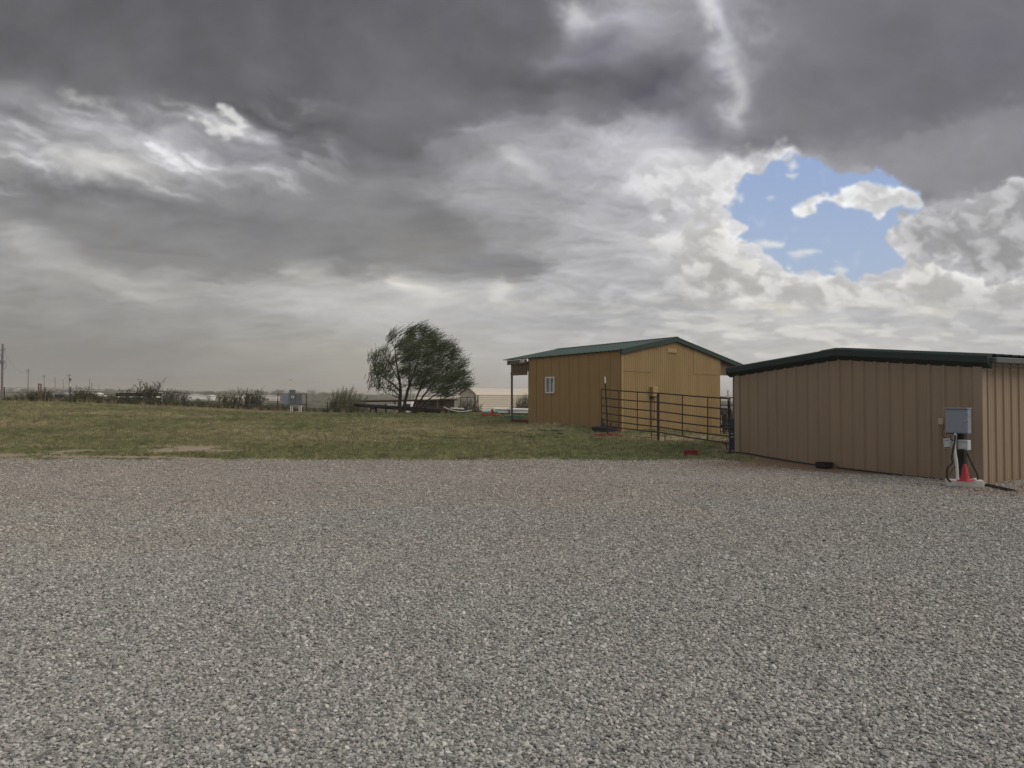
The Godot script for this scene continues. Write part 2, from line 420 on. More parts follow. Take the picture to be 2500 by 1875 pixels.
# ------------------------------------------------------------------ building blocks
class MB:
	var v := PackedVector3Array()
	var n := PackedVector3Array()
	var c := PackedColorArray()
	var tint := Color.WHITE
	var tinted := false

	func tri(a: Vector3, b: Vector3, d: Vector3) -> void:      # counter-clockwise seen from outside
		var m := (b - a).cross(d - a).normalized()
		trin(a, b, d, m, m, m)

	func trin(a: Vector3, b: Vector3, d: Vector3, na: Vector3, nb: Vector3, nd: Vector3) -> void:
		v.append(a); v.append(d); v.append(b)
		n.append(na); n.append(nd); n.append(nb)
		if tinted:
			c.append(tint); c.append(tint); c.append(tint)

	func quad(a: Vector3, b: Vector3, d: Vector3, e: Vector3) -> void:
		tri(a, b, d)
		tri(a, d, e)

	func out(pts: Array, centre: Vector3) -> void:             # a flat polygon turned away from centre
		var m: Vector3 = (pts[1] - pts[0]).cross(pts[2] - pts[0])
		var mid := Vector3.ZERO
		for p in pts:
			mid += p
		mid /= pts.size()
		if m.dot(mid - centre) < 0.0:
			pts = pts.duplicate()
			pts.reverse()
		for i in range(1, pts.size() - 1):
			tri(pts[0], pts[i], pts[i + 1])

	func box(t: Transform3D, s: Vector3, bevel := 0.0) -> void:
		var h := s * 0.5
		var b := minf(bevel, minf(h.x, minf(h.y, h.z)) * 0.9)
		var o := t.origin
		var ax := [Vector3.RIGHT, Vector3.UP, Vector3.BACK]
		for k in 3:
			var k1 := (k + 1) % 3
			var k2 := (k + 2) % 3
			for sg in [-1.0, 1.0]:
				var p: Vector3 = ax[k] * h[k] * sg
				var a: Vector3 = ax[k1] * (h[k1] - b)
				var d: Vector3 = ax[k2] * (h[k2] - b)
				out([t * (p + a + d), t * (p - a + d), t * (p - a - d), t * (p + a - d)], o)
		if b <= 0.0:
			return
		for k in 3:
			var k1 := (k + 1) % 3
			var k2 := (k + 2) % 3
			for s1 in [-1.0, 1.0]:
				for s2 in [-1.0, 1.0]:
					var l: Vector3 = ax[k] * (h[k] - b)
					var p1: Vector3 = ax[k1] * h[k1] * s1 + ax[k2] * (h[k2] - b) * s2
					var p2: Vector3 = ax[k1] * (h[k1] - b) * s1 + ax[k2] * h[k2] * s2
					out([t * (p1 + l), t * (p1 - l), t * (p2 - l), t * (p2 + l)], o)
		for sx in [-1.0, 1.0]:
			for sy in [-1.0, 1.0]:
				for sz in [-1.0, 1.0]:
					var g := Vector3(sx, sy, sz)
					var q := (h - Vector3.ONE * b) * g
					out([t * (q + Vector3(b * sx, 0, 0)), t * (q + Vector3(0, b * sy, 0)), t * (q + Vector3(0, 0, b * sz))], o)

	func beam(a: Vector3, b: Vector3, wide: float, thick: float, up := Vector3.UP, bevel := 0.0) -> void:   # a board from a to b
		var z := (b - a).normalized()
		var x := up.cross(z)
		x = Vector3.RIGHT if x.length() < 0.01 else x.normalized()
		var y := z.cross(x)
		box(Transform3D(Basis(x, y, z), (a + b) * 0.5), Vector3(wide, thick, a.distance_to(b)), bevel)

	func tube(pts: Array, radii: Array, sides := 8, caps := true) -> void:
		var rings := []
		var normals := []
		var x := Vector3.ZERO
		for i in pts.size():
			var along: Vector3 = (pts[mini(i + 1, pts.size() - 1)] - pts[maxi(i - 1, 0)]).normalized()
			if x == Vector3.ZERO:
				x = along.cross(Vector3.UP if absf(along.y) < 0.9 else Vector3.RIGHT).normalized()
			x = (x - along * x.dot(along)).normalized()
			var y := along.cross(x)
			var r: float = radii[mini(i, radii.size() - 1)]
			var ring := []
			var nn := []
			for k in sides:
				var g := x * cos(TAU * k / sides) + y * sin(TAU * k / sides)
				ring.append(pts[i] + g * r)
				nn.append(g)
			rings.append(ring)
			normals.append(nn)
		for i in pts.size() - 1:
			for k in sides:
				var k2 := (k + 1) % sides
				trin(rings[i][k], rings[i][k2], rings[i + 1][k2], normals[i][k], normals[i][k2], normals[i + 1][k2])
				trin(rings[i][k], rings[i + 1][k2], rings[i + 1][k], normals[i][k], normals[i + 1][k2], normals[i + 1][k])
		if caps:
			out(rings[0], pts[1])
			out(rings[-1], pts[-2])

	func lathe(t: Transform3D, prof: Array, sides := 20, closed := false) -> void:     # prof: radius, height from the bottom up
		var n_p := prof.size()
		for i in (n_p if closed else n_p - 1):
			var a: Vector2 = prof[i]
			var b: Vector2 = prof[(i + 1) % n_p]
			var e := b - a
			if e.length() < 1e-6:
				continue
			var m := Vector2(e.y, -e.x).normalized()
			for k in sides:
				var f0 := TAU * k / sides
				var f1 := TAU * (k + 1) / sides
				var d0 := Vector3(cos(f0), 0, sin(f0))
				var d1 := Vector3(cos(f1), 0, sin(f1))
				var a0 := t * (d0 * a.x + Vector3.UP * a.y)
				var a1 := t * (d1 * a.x + Vector3.UP * a.y)
				var b0 := t * (d0 * b.x + Vector3.UP * b.y)
				var b1 := t * (d1 * b.x + Vector3.UP * b.y)
				var n0 := (t.basis * (d0 * m.x + Vector3.UP * m.y)).normalized()
				var n1 := (t.basis * (d1 * m.x + Vector3.UP * m.y)).normalized()
				if b.x > 1e-6:
					trin(a0, b0, b1, n0, n0, n1)
				if a.x > 1e-6:
					trin(a0, b1, a1, n0, n1, n1)

	func prism(poly: PackedVector2Array, z0: float, z1: float, t: Transform3D) -> void:
		var area := 0.0
		var n_p := poly.size()
		for i in n_p:
			area += poly[i].cross(poly[(i + 1) % n_p])
		var p := poly.duplicate()
		if area < 0.0:
			p.reverse()
		var ids := Geometry2D.triangulate_polygon(p)
		for i in range(0, ids.size(), 3):
			var a := p[ids[i]]
			var b := p[ids[i + 1]]
			var d := p[ids[i + 2]]
			if (b - a).cross(d - a) < 0.0:
				var s := b
				b = d
				d = s
			tri(t * Vector3(a.x, a.y, z1), t * Vector3(b.x, b.y, z1), t * Vector3(d.x, d.y, z1))
			tri(t * Vector3(a.x, a.y, z0), t * Vector3(d.x, d.y, z0), t * Vector3(b.x, b.y, z0))
		for i in n_p:
			var a := p[i]
			var b := p[(i + 1) % n_p]
			quad(t * Vector3(a.x, a.y, z0), t * Vector3(b.x, b.y, z0), t * Vector3(b.x, b.y, z1), t * Vector3(a.x, a.y, z1))

	func mesh() -> ArrayMesh:
		var arr := []
		arr.resize(Mesh.ARRAY_MAX)
		arr[Mesh.ARRAY_VERTEX] = v
		arr[Mesh.ARRAY_NORMAL] = n
		if tinted:
			arr[Mesh.ARRAY_COLOR] = c
		var m := ArrayMesh.new()
		m.add_surface_from_arrays(Mesh.PRIMITIVE_TRIANGLES, arr)
		return m

func numbered(called: String) -> String:
	var k: int = used.get(called, 0)
	used[called] = k + 1
	return called if k == 0 else "%s_%03d" % [called, k]

func tag(o: Node, label: String, category: String, group := "", kind := "") -> void:
	o.set_meta("label", label)
	if category:
		o.set_meta("category", category)
	if group:
		o.set_meta("group", group)
	if kind:
		o.set_meta("kind", kind)

func thing(called: String, at: Vector3, label: String, category: String, group := "") -> Node3D:
	var o := Node3D.new()
	o.name = numbered(called)
	add_child(o)
	o.position = at
	tag(o, label, category, group)
	return o

func put(b: MB, called: String, mat: Material, parent: Node = self) -> MeshInstance3D:    # commits world-space geometry as one mesh
	var off := Vector3.ZERO
	var p := parent
	while p != self:
		off += p.position
		p = p.get_parent()
	if off != Vector3.ZERO:
		for i in b.v.size():
			b.v[i] -= off
	var o := MeshInstance3D.new()
	o.mesh = b.mesh()
	o.material_override = mat
	o.name = numbered(called) if parent == self else called
	parent.add_child(o, true)
	return o

func whole(b: MB, called: String, mat: Material, at: Vector3, label: String, category: String, group := "") -> MeshInstance3D:  # a thing that is one mesh
	for i in b.v.size():
		b.v[i] -= at
	var o := put(b, called, mat)
	o.position = at
	tag(o, label, category, group)
	return o

func copy_of(o: Node3D, at: Vector3, turn := 0.0, size := 1.0) -> Node3D:
	var r: Node3D = o.duplicate()
	r.name = numbered(str(o.name).rstrip("0123456789").rstrip("_"))
	add_child(r)
	r.position = at
	r.rotation.y = turn
	r.scale = Vector3.ONE * size
	return r

func at_to(o: Vector3, x: Vector3, y: Vector3) -> Transform3D:
	x = x.normalized()
	y = (y - x * x.dot(y)).normalized()
	return Transform3D(Basis(x, y, x.cross(y)), o)

# ------------------------------------------------------------------ materials
func noise_image(sd: int, freq: float, oct: int, size := 512, kind := FastNoiseLite.TYPE_SIMPLEX_SMOOTH) -> Image:
	var f := FastNoiseLite.new()
	f.seed = sd
	f.frequency = freq
	f.fractal_octaves = oct
	f.noise_type = kind
	var im := f.get_seamless_image(size, size)
	im.convert(Image.FORMAT_L8)
	return im

func tone(im: Image, lo: Color, hi: Color, gamma := 1.0) -> ImageTexture:     # linear colours between lo and hi
	var n := im.get_width() * im.get_height()
	var src := im.get_data()
	var lut := []
	for i in 256:
		var t := pow(i / 255.0, gamma)
		var c := lo.lerp(hi, t).linear_to_srgb()
		lut.append([int(clampf(c.r, 0, 1) * 255), int(clampf(c.g, 0, 1) * 255), int(clampf(c.b, 0, 1) * 255)])
	var dst := PackedByteArray()
	dst.resize(n * 3)
	for i in n:
		var l: Array = lut[src[i]]
		dst[i * 3] = l[0]
		dst[i * 3 + 1] = l[1]
		dst[i * 3 + 2] = l[2]
	return ImageTexture.create_from_image(Image.create_from_data(im.get_width(), im.get_height(), false, Image.FORMAT_RGB8, dst))

func plain(r: float, g: float, b: float, rough := 0.7, metal := 0.0) -> StandardMaterial3D:
	var m := StandardMaterial3D.new()
	m.albedo_color = Color(r, g, b).linear_to_srgb()
	m.roughness = rough
	m.metallic = metal
	return m

func worn(r: float, g: float, b: float, im: Image, spread: float, scale: Vector3, rough := 0.6, bump: ImageTexture = null, depth := 0.3) -> StandardMaterial3D:
	var m := StandardMaterial3D.new()
	m.albedo_texture = tone(im, Color(r, g, b) * (1.0 - spread), Color(r, g, b) * (1.0 + spread))
	m.uv1_triplanar = true
	m.uv1_world_triplanar = true
	m.uv1_scale = scale
	m.roughness = rough
	if bump:
		m.normal_enabled = true
		m.normal_texture = bump
		m.normal_scale = depth
	return m

func setup_materials() -> void:
	nz.seed = 7
	nz.frequency = 0.03
	nz.fractal_octaves = 3
	nz2.seed = 19
	nz2.frequency = 0.35
	nz2.fractal_octaves = 4
	var soft := noise_image(3, 0.012, 5)
	var grain := noise_image(4, 0.09, 4)
	var rough := noise_image(8, 0.03, 6)
	var bump := rough.duplicate()
	bump.convert(Image.FORMAT_RGBA8)
	bump.bump_map_to_normal_map(4.0)
	var bt := ImageTexture.create_from_image(bump)
	M.brown = worn(0.275, 0.202, 0.132, soft, 0.10, Vector3(0.5, 0.06, 0.5), 0.42)
	M.brown_trim = worn(0.285, 0.218, 0.152, soft, 0.08, Vector3(0.5, 0.1, 0.5), 0.45)
	M.green = worn(0.016, 0.050, 0.043, soft, 0.18, Vector3(0.4, 0.4, 0.4), 0.55)
	M.green_mid = worn(0.010, 0.034, 0.029, soft, 0.15, Vector3(0.4, 0.4, 0.4), 0.6)
	M.green_dark = worn(0.007, 0.022, 0.02, soft, 0.15, Vector3(0.4, 0.4, 0.4), 0.6)
	M.plywood = worn(0.31, 0.2, 0.083, rough, 0.10, Vector3(0.35, 0.05, 0.35), 0.75, bt, 0.15)
	M.ochre = worn(0.33, 0.232, 0.102, soft, 0.12, Vector3(0.4, 0.05, 0.4), 0.6)
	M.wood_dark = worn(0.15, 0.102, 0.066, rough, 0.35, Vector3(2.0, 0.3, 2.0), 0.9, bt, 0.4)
	M.wood_raw = worn(0.30, 0.225, 0.145, rough, 0.25, Vector3(2.0, 0.3, 2.0), 0.9, bt, 0.4)
	M.wood_red = worn(0.09, 0.03, 0.02, rough, 0.35, Vector3(1.0, 2.0, 1.0), 0.9, bt, 0.4)
	M.wood_grey = worn(0.12, 0.105, 0.085, rough, 0.3, Vector3(2.0, 0.3, 2.0), 0.9, bt, 0.4)
	M.white = worn(0.66, 0.66, 0.64, soft, 0.06, Vector3.ONE, 0.5)
	M.black = plain(0.012, 0.012, 0.013, 0.55)
	M.rubber = worn(0.018, 0.018, 0.02, rough, 0.35, Vector3(1.5, 1.5, 1.5), 0.85, bt, 0.3)
	M.rust = worn(0.055, 0.026, 0.018, rough, 0.5, Vector3(1.5, 1.5, 1.5), 0.8, bt, 0.4)
	M.steel_dark = worn(0.03, 0.026, 0.024, rough, 0.4, Vector3(1.2, 1.2, 1.2), 0.7)
	M.panel_grey = worn(0.22, 0.255, 0.30, soft, 0.06, Vector3.ONE, 0.4)
	M.panel_grey2 = worn(0.13, 0.145, 0.155, soft, 0.06, Vector3.ONE, 0.45)
	M.box_white = worn(0.46, 0.49, 0.50, soft, 0.06, Vector3.ONE, 0.5)
	M.beige = worn(0.40, 0.35, 0.27, soft, 0.06, Vector3.ONE, 0.6)
	M.galv = plain(0.42, 0.44, 0.46, 0.35, 0.8)
	M.concrete = worn(0.60, 0.58, 0.55, rough, 0.2, Vector3(2, 2, 2), 0.9, bt, 0.3)
	M.cone = worn(0.40, 0.022, 0.03, soft, 0.15, Vector3(2, 2, 2), 0.55)
	M.red = worn(0.17, 0.013, 0.016, rough, 0.3, Vector3(3, 3, 3), 0.85, bt, 0.4)
	M.cord = plain(0.26, 0.02, 0.025, 0.5)
	M.implement = worn(0.36, 0.05, 0.03, rough, 0.4, Vector3(2, 2, 2), 0.6)
	M.blue = worn(0.012, 0.028, 0.09, soft, 0.2, Vector3(2, 2, 2), 0.45)
	M.teal = worn(0.16, 0.36, 0.36, soft, 0.1, Vector3(2, 2, 2), 0.5)
	M.greenish = worn(0.04, 0.17, 0.13, rough, 0.3, Vector3(2, 2, 2), 0.7)
	M.pvc = worn(0.82, 0.80, 0.76, soft, 0.06, Vector3(1, 1, 1), 0.45)
	M.carport = worn(0.64, 0.575, 0.47, soft, 0.05, Vector3(0.1, 0.3, 0.1), 0.5)
	M.carport_trim = plain(0.10, 0.075, 0.055, 0.6)
	M.glass = plain(0.02, 0.024, 0.028, 0.05)
	M.gutter = worn(0.09, 0.10, 0.092, soft, 0.1, Vector3.ONE, 0.4)
	M.silver = plain(0.45, 0.47, 0.5, 0.35, 0.3)
	M.container_green = worn(0.018, 0.03, 0.02, soft, 0.2, Vector3(0.5, 0.5, 0.5), 0.8)
	M.panel_grey_light = plain(0.33, 0.31, 0.31, 0.7)
	M.galv_dull = plain(0.30, 0.30, 0.31, 0.7)
	M.pole_grey = plain(0.34, 0.33, 0.31, 0.7)
	M.pole_wood = plain(0.17, 0.155, 0.14, 0.9)
	M.reed = plain(0.15, 0.14, 0.08, 0.9)
	M.curtain = plain(0.22, 0.225, 0.235, 0.9)
	M.black_wood = worn(0.014, 0.013, 0.012, rough, 0.4, Vector3(2, 0.4, 2), 0.8)
	M.wood_grey_dark = worn(0.06, 0.055, 0.048, rough, 0.3, Vector3(3, 0.6, 3), 0.95, bt, 0.5)
	M.glass_clear = plain(0.6, 0.65, 0.66, 0.03)
	M.glass_clear.transparency = BaseMaterial3D.TRANSPARENCY_ALPHA
	M.glass_clear.albedo_color.a = 0.12
	M.bark = worn(0.045, 0.035, 0.026, rough, 0.4, Vector3(2, 0.6, 2), 0.95, bt, 0.6)
	M.stone = worn(0.62, 0.56, 0.48, rough, 0.15, Vector3(4, 4, 4), 0.9, bt, 0.3)
	M.leaf = plain(0.045, 0.062, 0.026, 0.6)
	M.leaf.backlight = Color(0.4, 0.45, 0.2)
	M.leaf.vertex_color_use_as_albedo = true
	M.leaf.albedo_color = Color.WHITE
	M.earth = worn(0.7, 0.7, 0.7, grain, 0.35, Vector3(0.9, 0.9, 0.9), 1.0, bt, 0.8)
	M.earth.vertex_color_use_as_albedo = true
	M.grass = plain(1, 1, 1, 0.8)
	M.grass.vertex_color_use_as_albedo = true
	M.grass.backlight = Color(0.3, 0.3, 0.2)
	M.pebble = plain(1, 1, 1, 0.85)
	M.pebble.vertex_color_use_as_albedo = true
	# the gravel bed under the loose stones
	var cells := FastNoiseLite.new()
	cells.seed = 31
	cells.noise_type = FastNoiseLite.TYPE_CELLULAR
	cells.cellular_return_type = FastNoiseLite.RETURN_CELL_VALUE
	cells.cellular_jitter = 1.0
	cells.frequency = 0.075
	cells.fractal_type = FastNoiseLite.FRACTAL_NONE
	var ci := cells.get_seamless_image(1024, 1024)
	ci.convert(Image.FORMAT_L8)
	cells.cellular_return_type = FastNoiseLite.RETURN_DISTANCE2_SUB
	var di := cells.get_seamless_image(1024, 1024)
	di.convert(Image.FORMAT_RGBA8)
	di.bump_map_to_normal_map(6.0)
	M.bed = StandardMaterial3D.new()
	M.bed.albedo_texture = tone(ci, Color(0.42, 0.42, 0.42), Color(1.0, 0.98, 0.96), 1.2)
	M.bed.vertex_color_use_as_albedo = true
	M.bed.uv1_triplanar = true
	M.bed.uv1_world_triplanar = true
	M.bed.uv1_scale = Vector3(0.62, 0.62, 0.62)
	M.bed.roughness = 0.95
	M.bed.normal_enabled = true
	M.bed.normal_texture = ImageTexture.create_from_image(di)
	M.bed.normal_scale = 1.0

# ------------------------------------------------------------------ ground, gravel, grass
func spread(core: float, step: float, far: float) -> PackedFloat32Array:
	var a := PackedFloat32Array()
	var x := 0.0
	var s := step
	while x < far:
		a.append(x)
		if x >= core:
			s *= 1.16
		x += s
	a.append(far)
	return a

func bareness(x: float, d: float) -> float:           # 0 grass .. 1 bare soil
	var b := 0.0
	var n := nz2.get_noise_2d(x * 0.55, d * 1.3)
	# trampled strip along the gravel on the left
	var m := nz2.get_noise_2d(x * 0.8 + 5.0, d * 2.4)
	b = maxf(b, smoothstep(24.0, 21.5, d + 1.0 * n) * smoothstep(-6.8, -9.0, x + 1.4 * n) * (0.5 + 2.6 * m))
	b = maxf(b, smoothstep(20.3, 19.5, d) * (0.4 + 1.4 * n))
	# worn soil along the shed walls and in front of the brown shed
	var wall := 20.4 - (x - 6.04) * 1.667
	if x > 4.6:
		b = maxf(b, smoothstep(2.1, 0.9, absf(wall - d) * 0.6 + 0.8 * n) * smoothstep(5.2, 6.2, x + 0.6 * n))
		b = maxf(b, smoothstep(9.2, 9.6, x) * 0.9)
	if d > 23.5 and d < 31.0:
		b = maxf(b, smoothstep(3.6, 5.0, x + 0.5 * n) * (0.35 + 0.9 * n))
	return clampf(b, 0.0, 1.0)

func soil_colour(x: float, d: float) -> Color:
	var n := nz2.get_noise_2d(x * 0.8 + 40.0, d * 0.8)
	var c := Color(0.36, 0.28, 0.21).lerp(Color(0.29, 0.225, 0.165), 0.5 + n)
	# redder earth beside the brown shed
	return c.lerp(Color(0.205, 0.132, 0.080), smoothstep(4.0, 6.2, x) * 0.9)

func turf_colour(x: float, d: float) -> Color:
	var big := nz.get_noise_2d(x * 3.0, d * 5.0)
	var mid := nz2.get_noise_2d(x * 0.4 - 9.0, d * 0.7)
	var t := clampf(0.45 + 0.8 * big + 0.9 * mid, 0.0, 1.0)
	# watered strip along the crest by the tree, and the lusher edge near the gravel
	var lush := smoothstep(36.5, 40.0, d + 1.5 * mid) * smoothstep(50.0, 46.0, d) * smoothstep(-13.0, -8.0, x)
	lush = maxf(lush, 0.75 * smoothstep(25.0, 21.5, d + 2.0 * mid))
	t = lerpf(t, 1.0, lush * 0.9)
	var c := Color(0.335, 0.300, 0.165).lerp(Color(0.165, 0.192, 0.075), t)
	c = c.lerp(Color(0.105, 0.150, 0.045), 0.75 * smoothstep(36.5, 40.0, d + 1.5 * mid) * smoothstep(50.0, 46.0, d) * smoothstep(-13.0, -8.0, x))
	var fleck := 1.0 + 0.5 * nz2.get_noise_2d(x * 3.1, d * 3.7)
	return Color(c.r * fleck, c.g * fleck, c.b * fleck)

func build_ground() -> void:
	var xs := PackedFloat32Array()
	var half := spread(34.0, 0.42, 4500.0)
	for i in range(half.size() - 1, 0, -1):
		xs.append(-half[i])
	xs.append_array(half)
	var ds := PackedFloat32Array([-400.0, -120.0, -40.0, -12.0, 0.0, 6.0, 12.0])
	for q in spread(48.0, 0.4, 4500.0):
		ds.append(15.0 + q)
	var pos := PackedVector3Array()
	var nor := PackedVector3Array()
	var col := PackedColorArray()
	for d in ds:
		for x in xs:
			pos.append(Vector3(x, H(x, -d), -d))
			var c := turf_colour(x, d) if d < 70.0 else Color(0.105, 0.095, 0.055).lerp(Color(0.075, 0.08, 0.05), 0.5 + nz.get_noise_2d(x * 0.5, d * 0.5))
			if d < 60.0:
				c = c.lerp(soil_colour(x, d), bareness(x, d))
				c = c.lerp(Color(0.13, 0.105, 0.07), 0.35 * (1.0 - bareness(x, d)))
			if d > 51.0:
				c = c.lerp(Color(0.07, 0.066, 0.036), 0.7 * smoothstep(51.0, 53.0, d))
			col.append(Color(c.r / 0.7, c.g / 0.7, c.b / 0.7))
	var nx := xs.size()
	for j in ds.size():
		for i in nx:
			var a := pos[j * nx + mini(i + 1, nx - 1)] - pos[j * nx + maxi(i - 1, 0)]
			var b := pos[mini(j + 1, ds.size() - 1) * nx + i] - pos[maxi(j - 1, 0) * nx + i]
			nor.append(a.cross(b).normalized())
	var ids := PackedInt32Array()
	for j in ds.size() - 1:
		for i in nx - 1:
			var k := j * nx + i
			ids.append_array([k, k + nx, k + nx + 1, k, k + nx + 1, k + 1])
	var o := MeshInstance3D.new()
	o.name = "ground"
	o.mesh = sheet(pos, nor, col, ids)
	o.material_override = M.earth
	o.set_meta("kind", "structure")
	o.set_meta("label", "sloping lawn and open land running back to far low hills")
	o.set_meta("category", "ground")
	add_child(o)

func sheet(pos: PackedVector3Array, nor: PackedVector3Array, col: PackedColorArray, ids: PackedInt32Array) -> ArrayMesh:
	var arr := []
	arr.resize(Mesh.ARRAY_MAX)
	arr[Mesh.ARRAY_VERTEX] = pos
	arr[Mesh.ARRAY_NORMAL] = nor
	arr[Mesh.ARRAY_COLOR] = col
	arr[Mesh.ARRAY_INDEX] = ids
	var m := ArrayMesh.new()
	m.add_surface_from_arrays(Mesh.PRIMITIVE_TRIANGLES, arr)
	return m

func gravel_tint(x: float, d: float) -> Color:        # clean grey stone near, more soil worked into it farther back
	var n := nz.get_noise_2d(x * 6.0, d * 8.0)
	var m := nz2.get_noise_2d(x * 0.5, d * 0.8)
	var dirt := clampf(smoothstep(6.0, 17.0, d + 5.0 * n - 0.2 * x) * 0.85 + 0.35 * m, 0.0, 1.0)
	dirt *= 1.0 - 0.5 * smoothstep(3.0, 8.0, x) * smoothstep(13.0, 10.0, d)
	var c := Color(0.345, 0.338, 0.315).lerp(Color(0.375, 0.340, 0.300), dirt)
	var red := exp(-(pow(x - 9.3, 2) / 1.6 + pow(d - 13.8, 2) / 0.5)) + 0.8 * exp(-(pow(x - 6.4, 2) / 1.8 + pow(d - 18.2, 2) / 0.8))
	return c.lerp(Color(0.26, 0.165, 0.105), clampf(red * (0.9 + 1.4 * m), 0.0, 0.85))

func build_gravel() -> void:
	var rng := RandomNumberGenerator.new()
	rng.seed = 42
	var pos := PackedVector3Array()
	var nor := PackedVector3Array()
	var col := PackedColorArray()
	var ids := PackedInt32Array()
	var rows := [-40.0, -20.0, -8.0, 0.0]
	for i in 60:
		rows.append(2.0 + i * 0.25)
	var nx := 321
	var extra := 12
	var nr: int = rows.size() + extra
	for j in nr:
		for i in nx:
			var x := -48.0 + i * 0.3
			var e := edge_depth(x)
			var d: float = minf(rows[j], minf(e - 0.05, 15.0)) if j < rows.size() else lerpf(minf(17.0, e - 0.05), e, (j - rows.size() + 1.0) / extra)
			var lift := 0.03 if j < nr - 1 else -0.02
			pos.append(Vector3(x, H(x, -d) + lift, -d))
			nor.append(Vector3.UP)
			var c := gravel_tint(x, d)
			col.append(Color(c.r * 1.12, c.g * 1.12, c.b * 1.12))
	for j in nr - 1:
		for i in nx - 1:
			var k := j * nx + i
			ids.append_array([k, k + nx, k + nx + 1, k, k + nx + 1, k + 1])
	var o := MeshInstance3D.new()
	o.name = "gravel_lot"
	o.mesh = sheet(pos, nor, col, ids)
	o.material_override = M.bed
	o.set_meta("kind", "structure")
	o.set_meta("label", "wide grey gravel lot in front of the lawn and sheds")
	o.set_meta("category", "gravel lot")
	add_child(o)
	# loose crushed stones
	var shapes := []
	for k in 5:
		shapes.append(pebble(rng))
	var lists := [[], [], [], [], []]
	# depth from, to, stones per square metre, size from, to
	for band in [[1.9, 5.0, 6800.0, 0.0065, 0.0148], [5.0, 8.5, 4600.0, 0.007, 0.0155], [8.5, 12.5, 2000.0, 0.008, 0.017], [12.5, 17.0, 800.0, 0.009, 0.0185], [17.0, 20.5, 480.0, 0.010, 0.0195]]:
		var d0: float = band[0]
		var d1: float = band[1]
		var wide := 0.70 * d1 + 1.6
		var count := int(2.0 * wide * (d1 - d0) * band[2])
		for i in count:
			var d := rng.randf_range(d0, d1)
			var x := rng.randf_range(-wide, wide)
			if absf(x) > 0.70 * d + 1.6:
				continue
			var e := edge_depth(x)
			if d > e + 0.25 * rng.randf() * rng.randf():
				continue
			var s: float = lerpf(band[3], band[4], pow(rng.randf(), 1.7))
			if rng.randf() < 0.015:
				s *= 1.5
			var b := Basis.from_euler(Vector3(rng.randf_range(-0.5, 0.5), rng.randf() * TAU, rng.randf_range(-0.5, 0.5)))
			b = b.scaled_local(Vector3(s * rng.randf_range(0.9, 1.5), s * rng.randf_range(0.35, 0.7), s * rng.randf_range(0.7, 1.05)))
			var c := gravel_tint(x, d)
			var t := rng.randfn(1.0, 0.32)
			var pick := rng.randf()
			if pick < 0.05:
				t *= 1.5
			elif pick < 0.12:
				t *= 0.68
			elif pick < 0.16:
				c = c.lerp(Color(0.40, 0.31, 0.27), 0.4)
			elif pick < 0.22:
				c = c.lerp(Color(0.36, 0.38, 0.29), 0.5)
			t = clampf(t, 0.42, 1.9)
			var y := H(x, -d) + 0.03 + s * rng.randf_range(-0.35, 0.7)
			lists[rng.randi() % 5].append([Transform3D(b, Vector3(x, y, -d)), Color(c.r * t, c.g * t, c.b * t)])
	for k in 5:
		scatter("gravel", shapes[k], lists[k], M.pebble, "loose crushed grey stones covering the lot", "gravel")

func scatter(called: String, m: Mesh, list: Array, mat: Material, label: String, category: String) -> void:
	var mm := MultiMesh.new()
	mm.transform_format = MultiMesh.TRANSFORM_3D
	mm.use_colors = true
	mm.mesh = m
	mm.instance_count = list.size()
	for i in list.size():
		mm.set_instance_transform(i, list[i][0])
		mm.set_instance_color(i, list[i][1])
	var o := MultiMeshInstance3D.new()
	o.name = numbered(called)
	o.multimesh = mm
	o.material_override = mat
	tag(o, label, category, "", "stuff")
	add_child(o)

func pebble(rng: RandomNumberGenerator) -> ArrayMesh:     # an angular stone of unit size
	var b := MB.new()
	var ring := []
	for lat in [-0.9, -0.2, 0.45, 0.8]:
		var pts := []
		var r := sqrt(1.0 - lat * lat)
		for k in 6:
			var a := TAU * (k + 0.5 * rng.randf()) / 6.0
			var s := (r * 0.6 + 0.4) * rng.randf_range(0.6, 1.15)
			pts.append(Vector3(cos(a) * s, lat * rng.randf_range(0.8, 1.05), sin(a) * s))
		ring.append(pts)
	var top := Vector3(rng.randf_range(-0.2, 0.2), 0.95, rng.randf_range(-0.2, 0.2))
	for i in 3:
		for k in 6:
			var k2 := (k + 1) % 6
			b.out([ring[i][k], ring[i][k2], ring[i + 1][k2]], Vector3.ZERO)
			b.out([ring[i][k], ring[i + 1][k2], ring[i + 1][k]], Vector3.ZERO)
	for k in 6:
		b.out([ring[3][k], ring[3][(k + 1) % 6], top], Vector3.ZERO)
	return b.mesh()

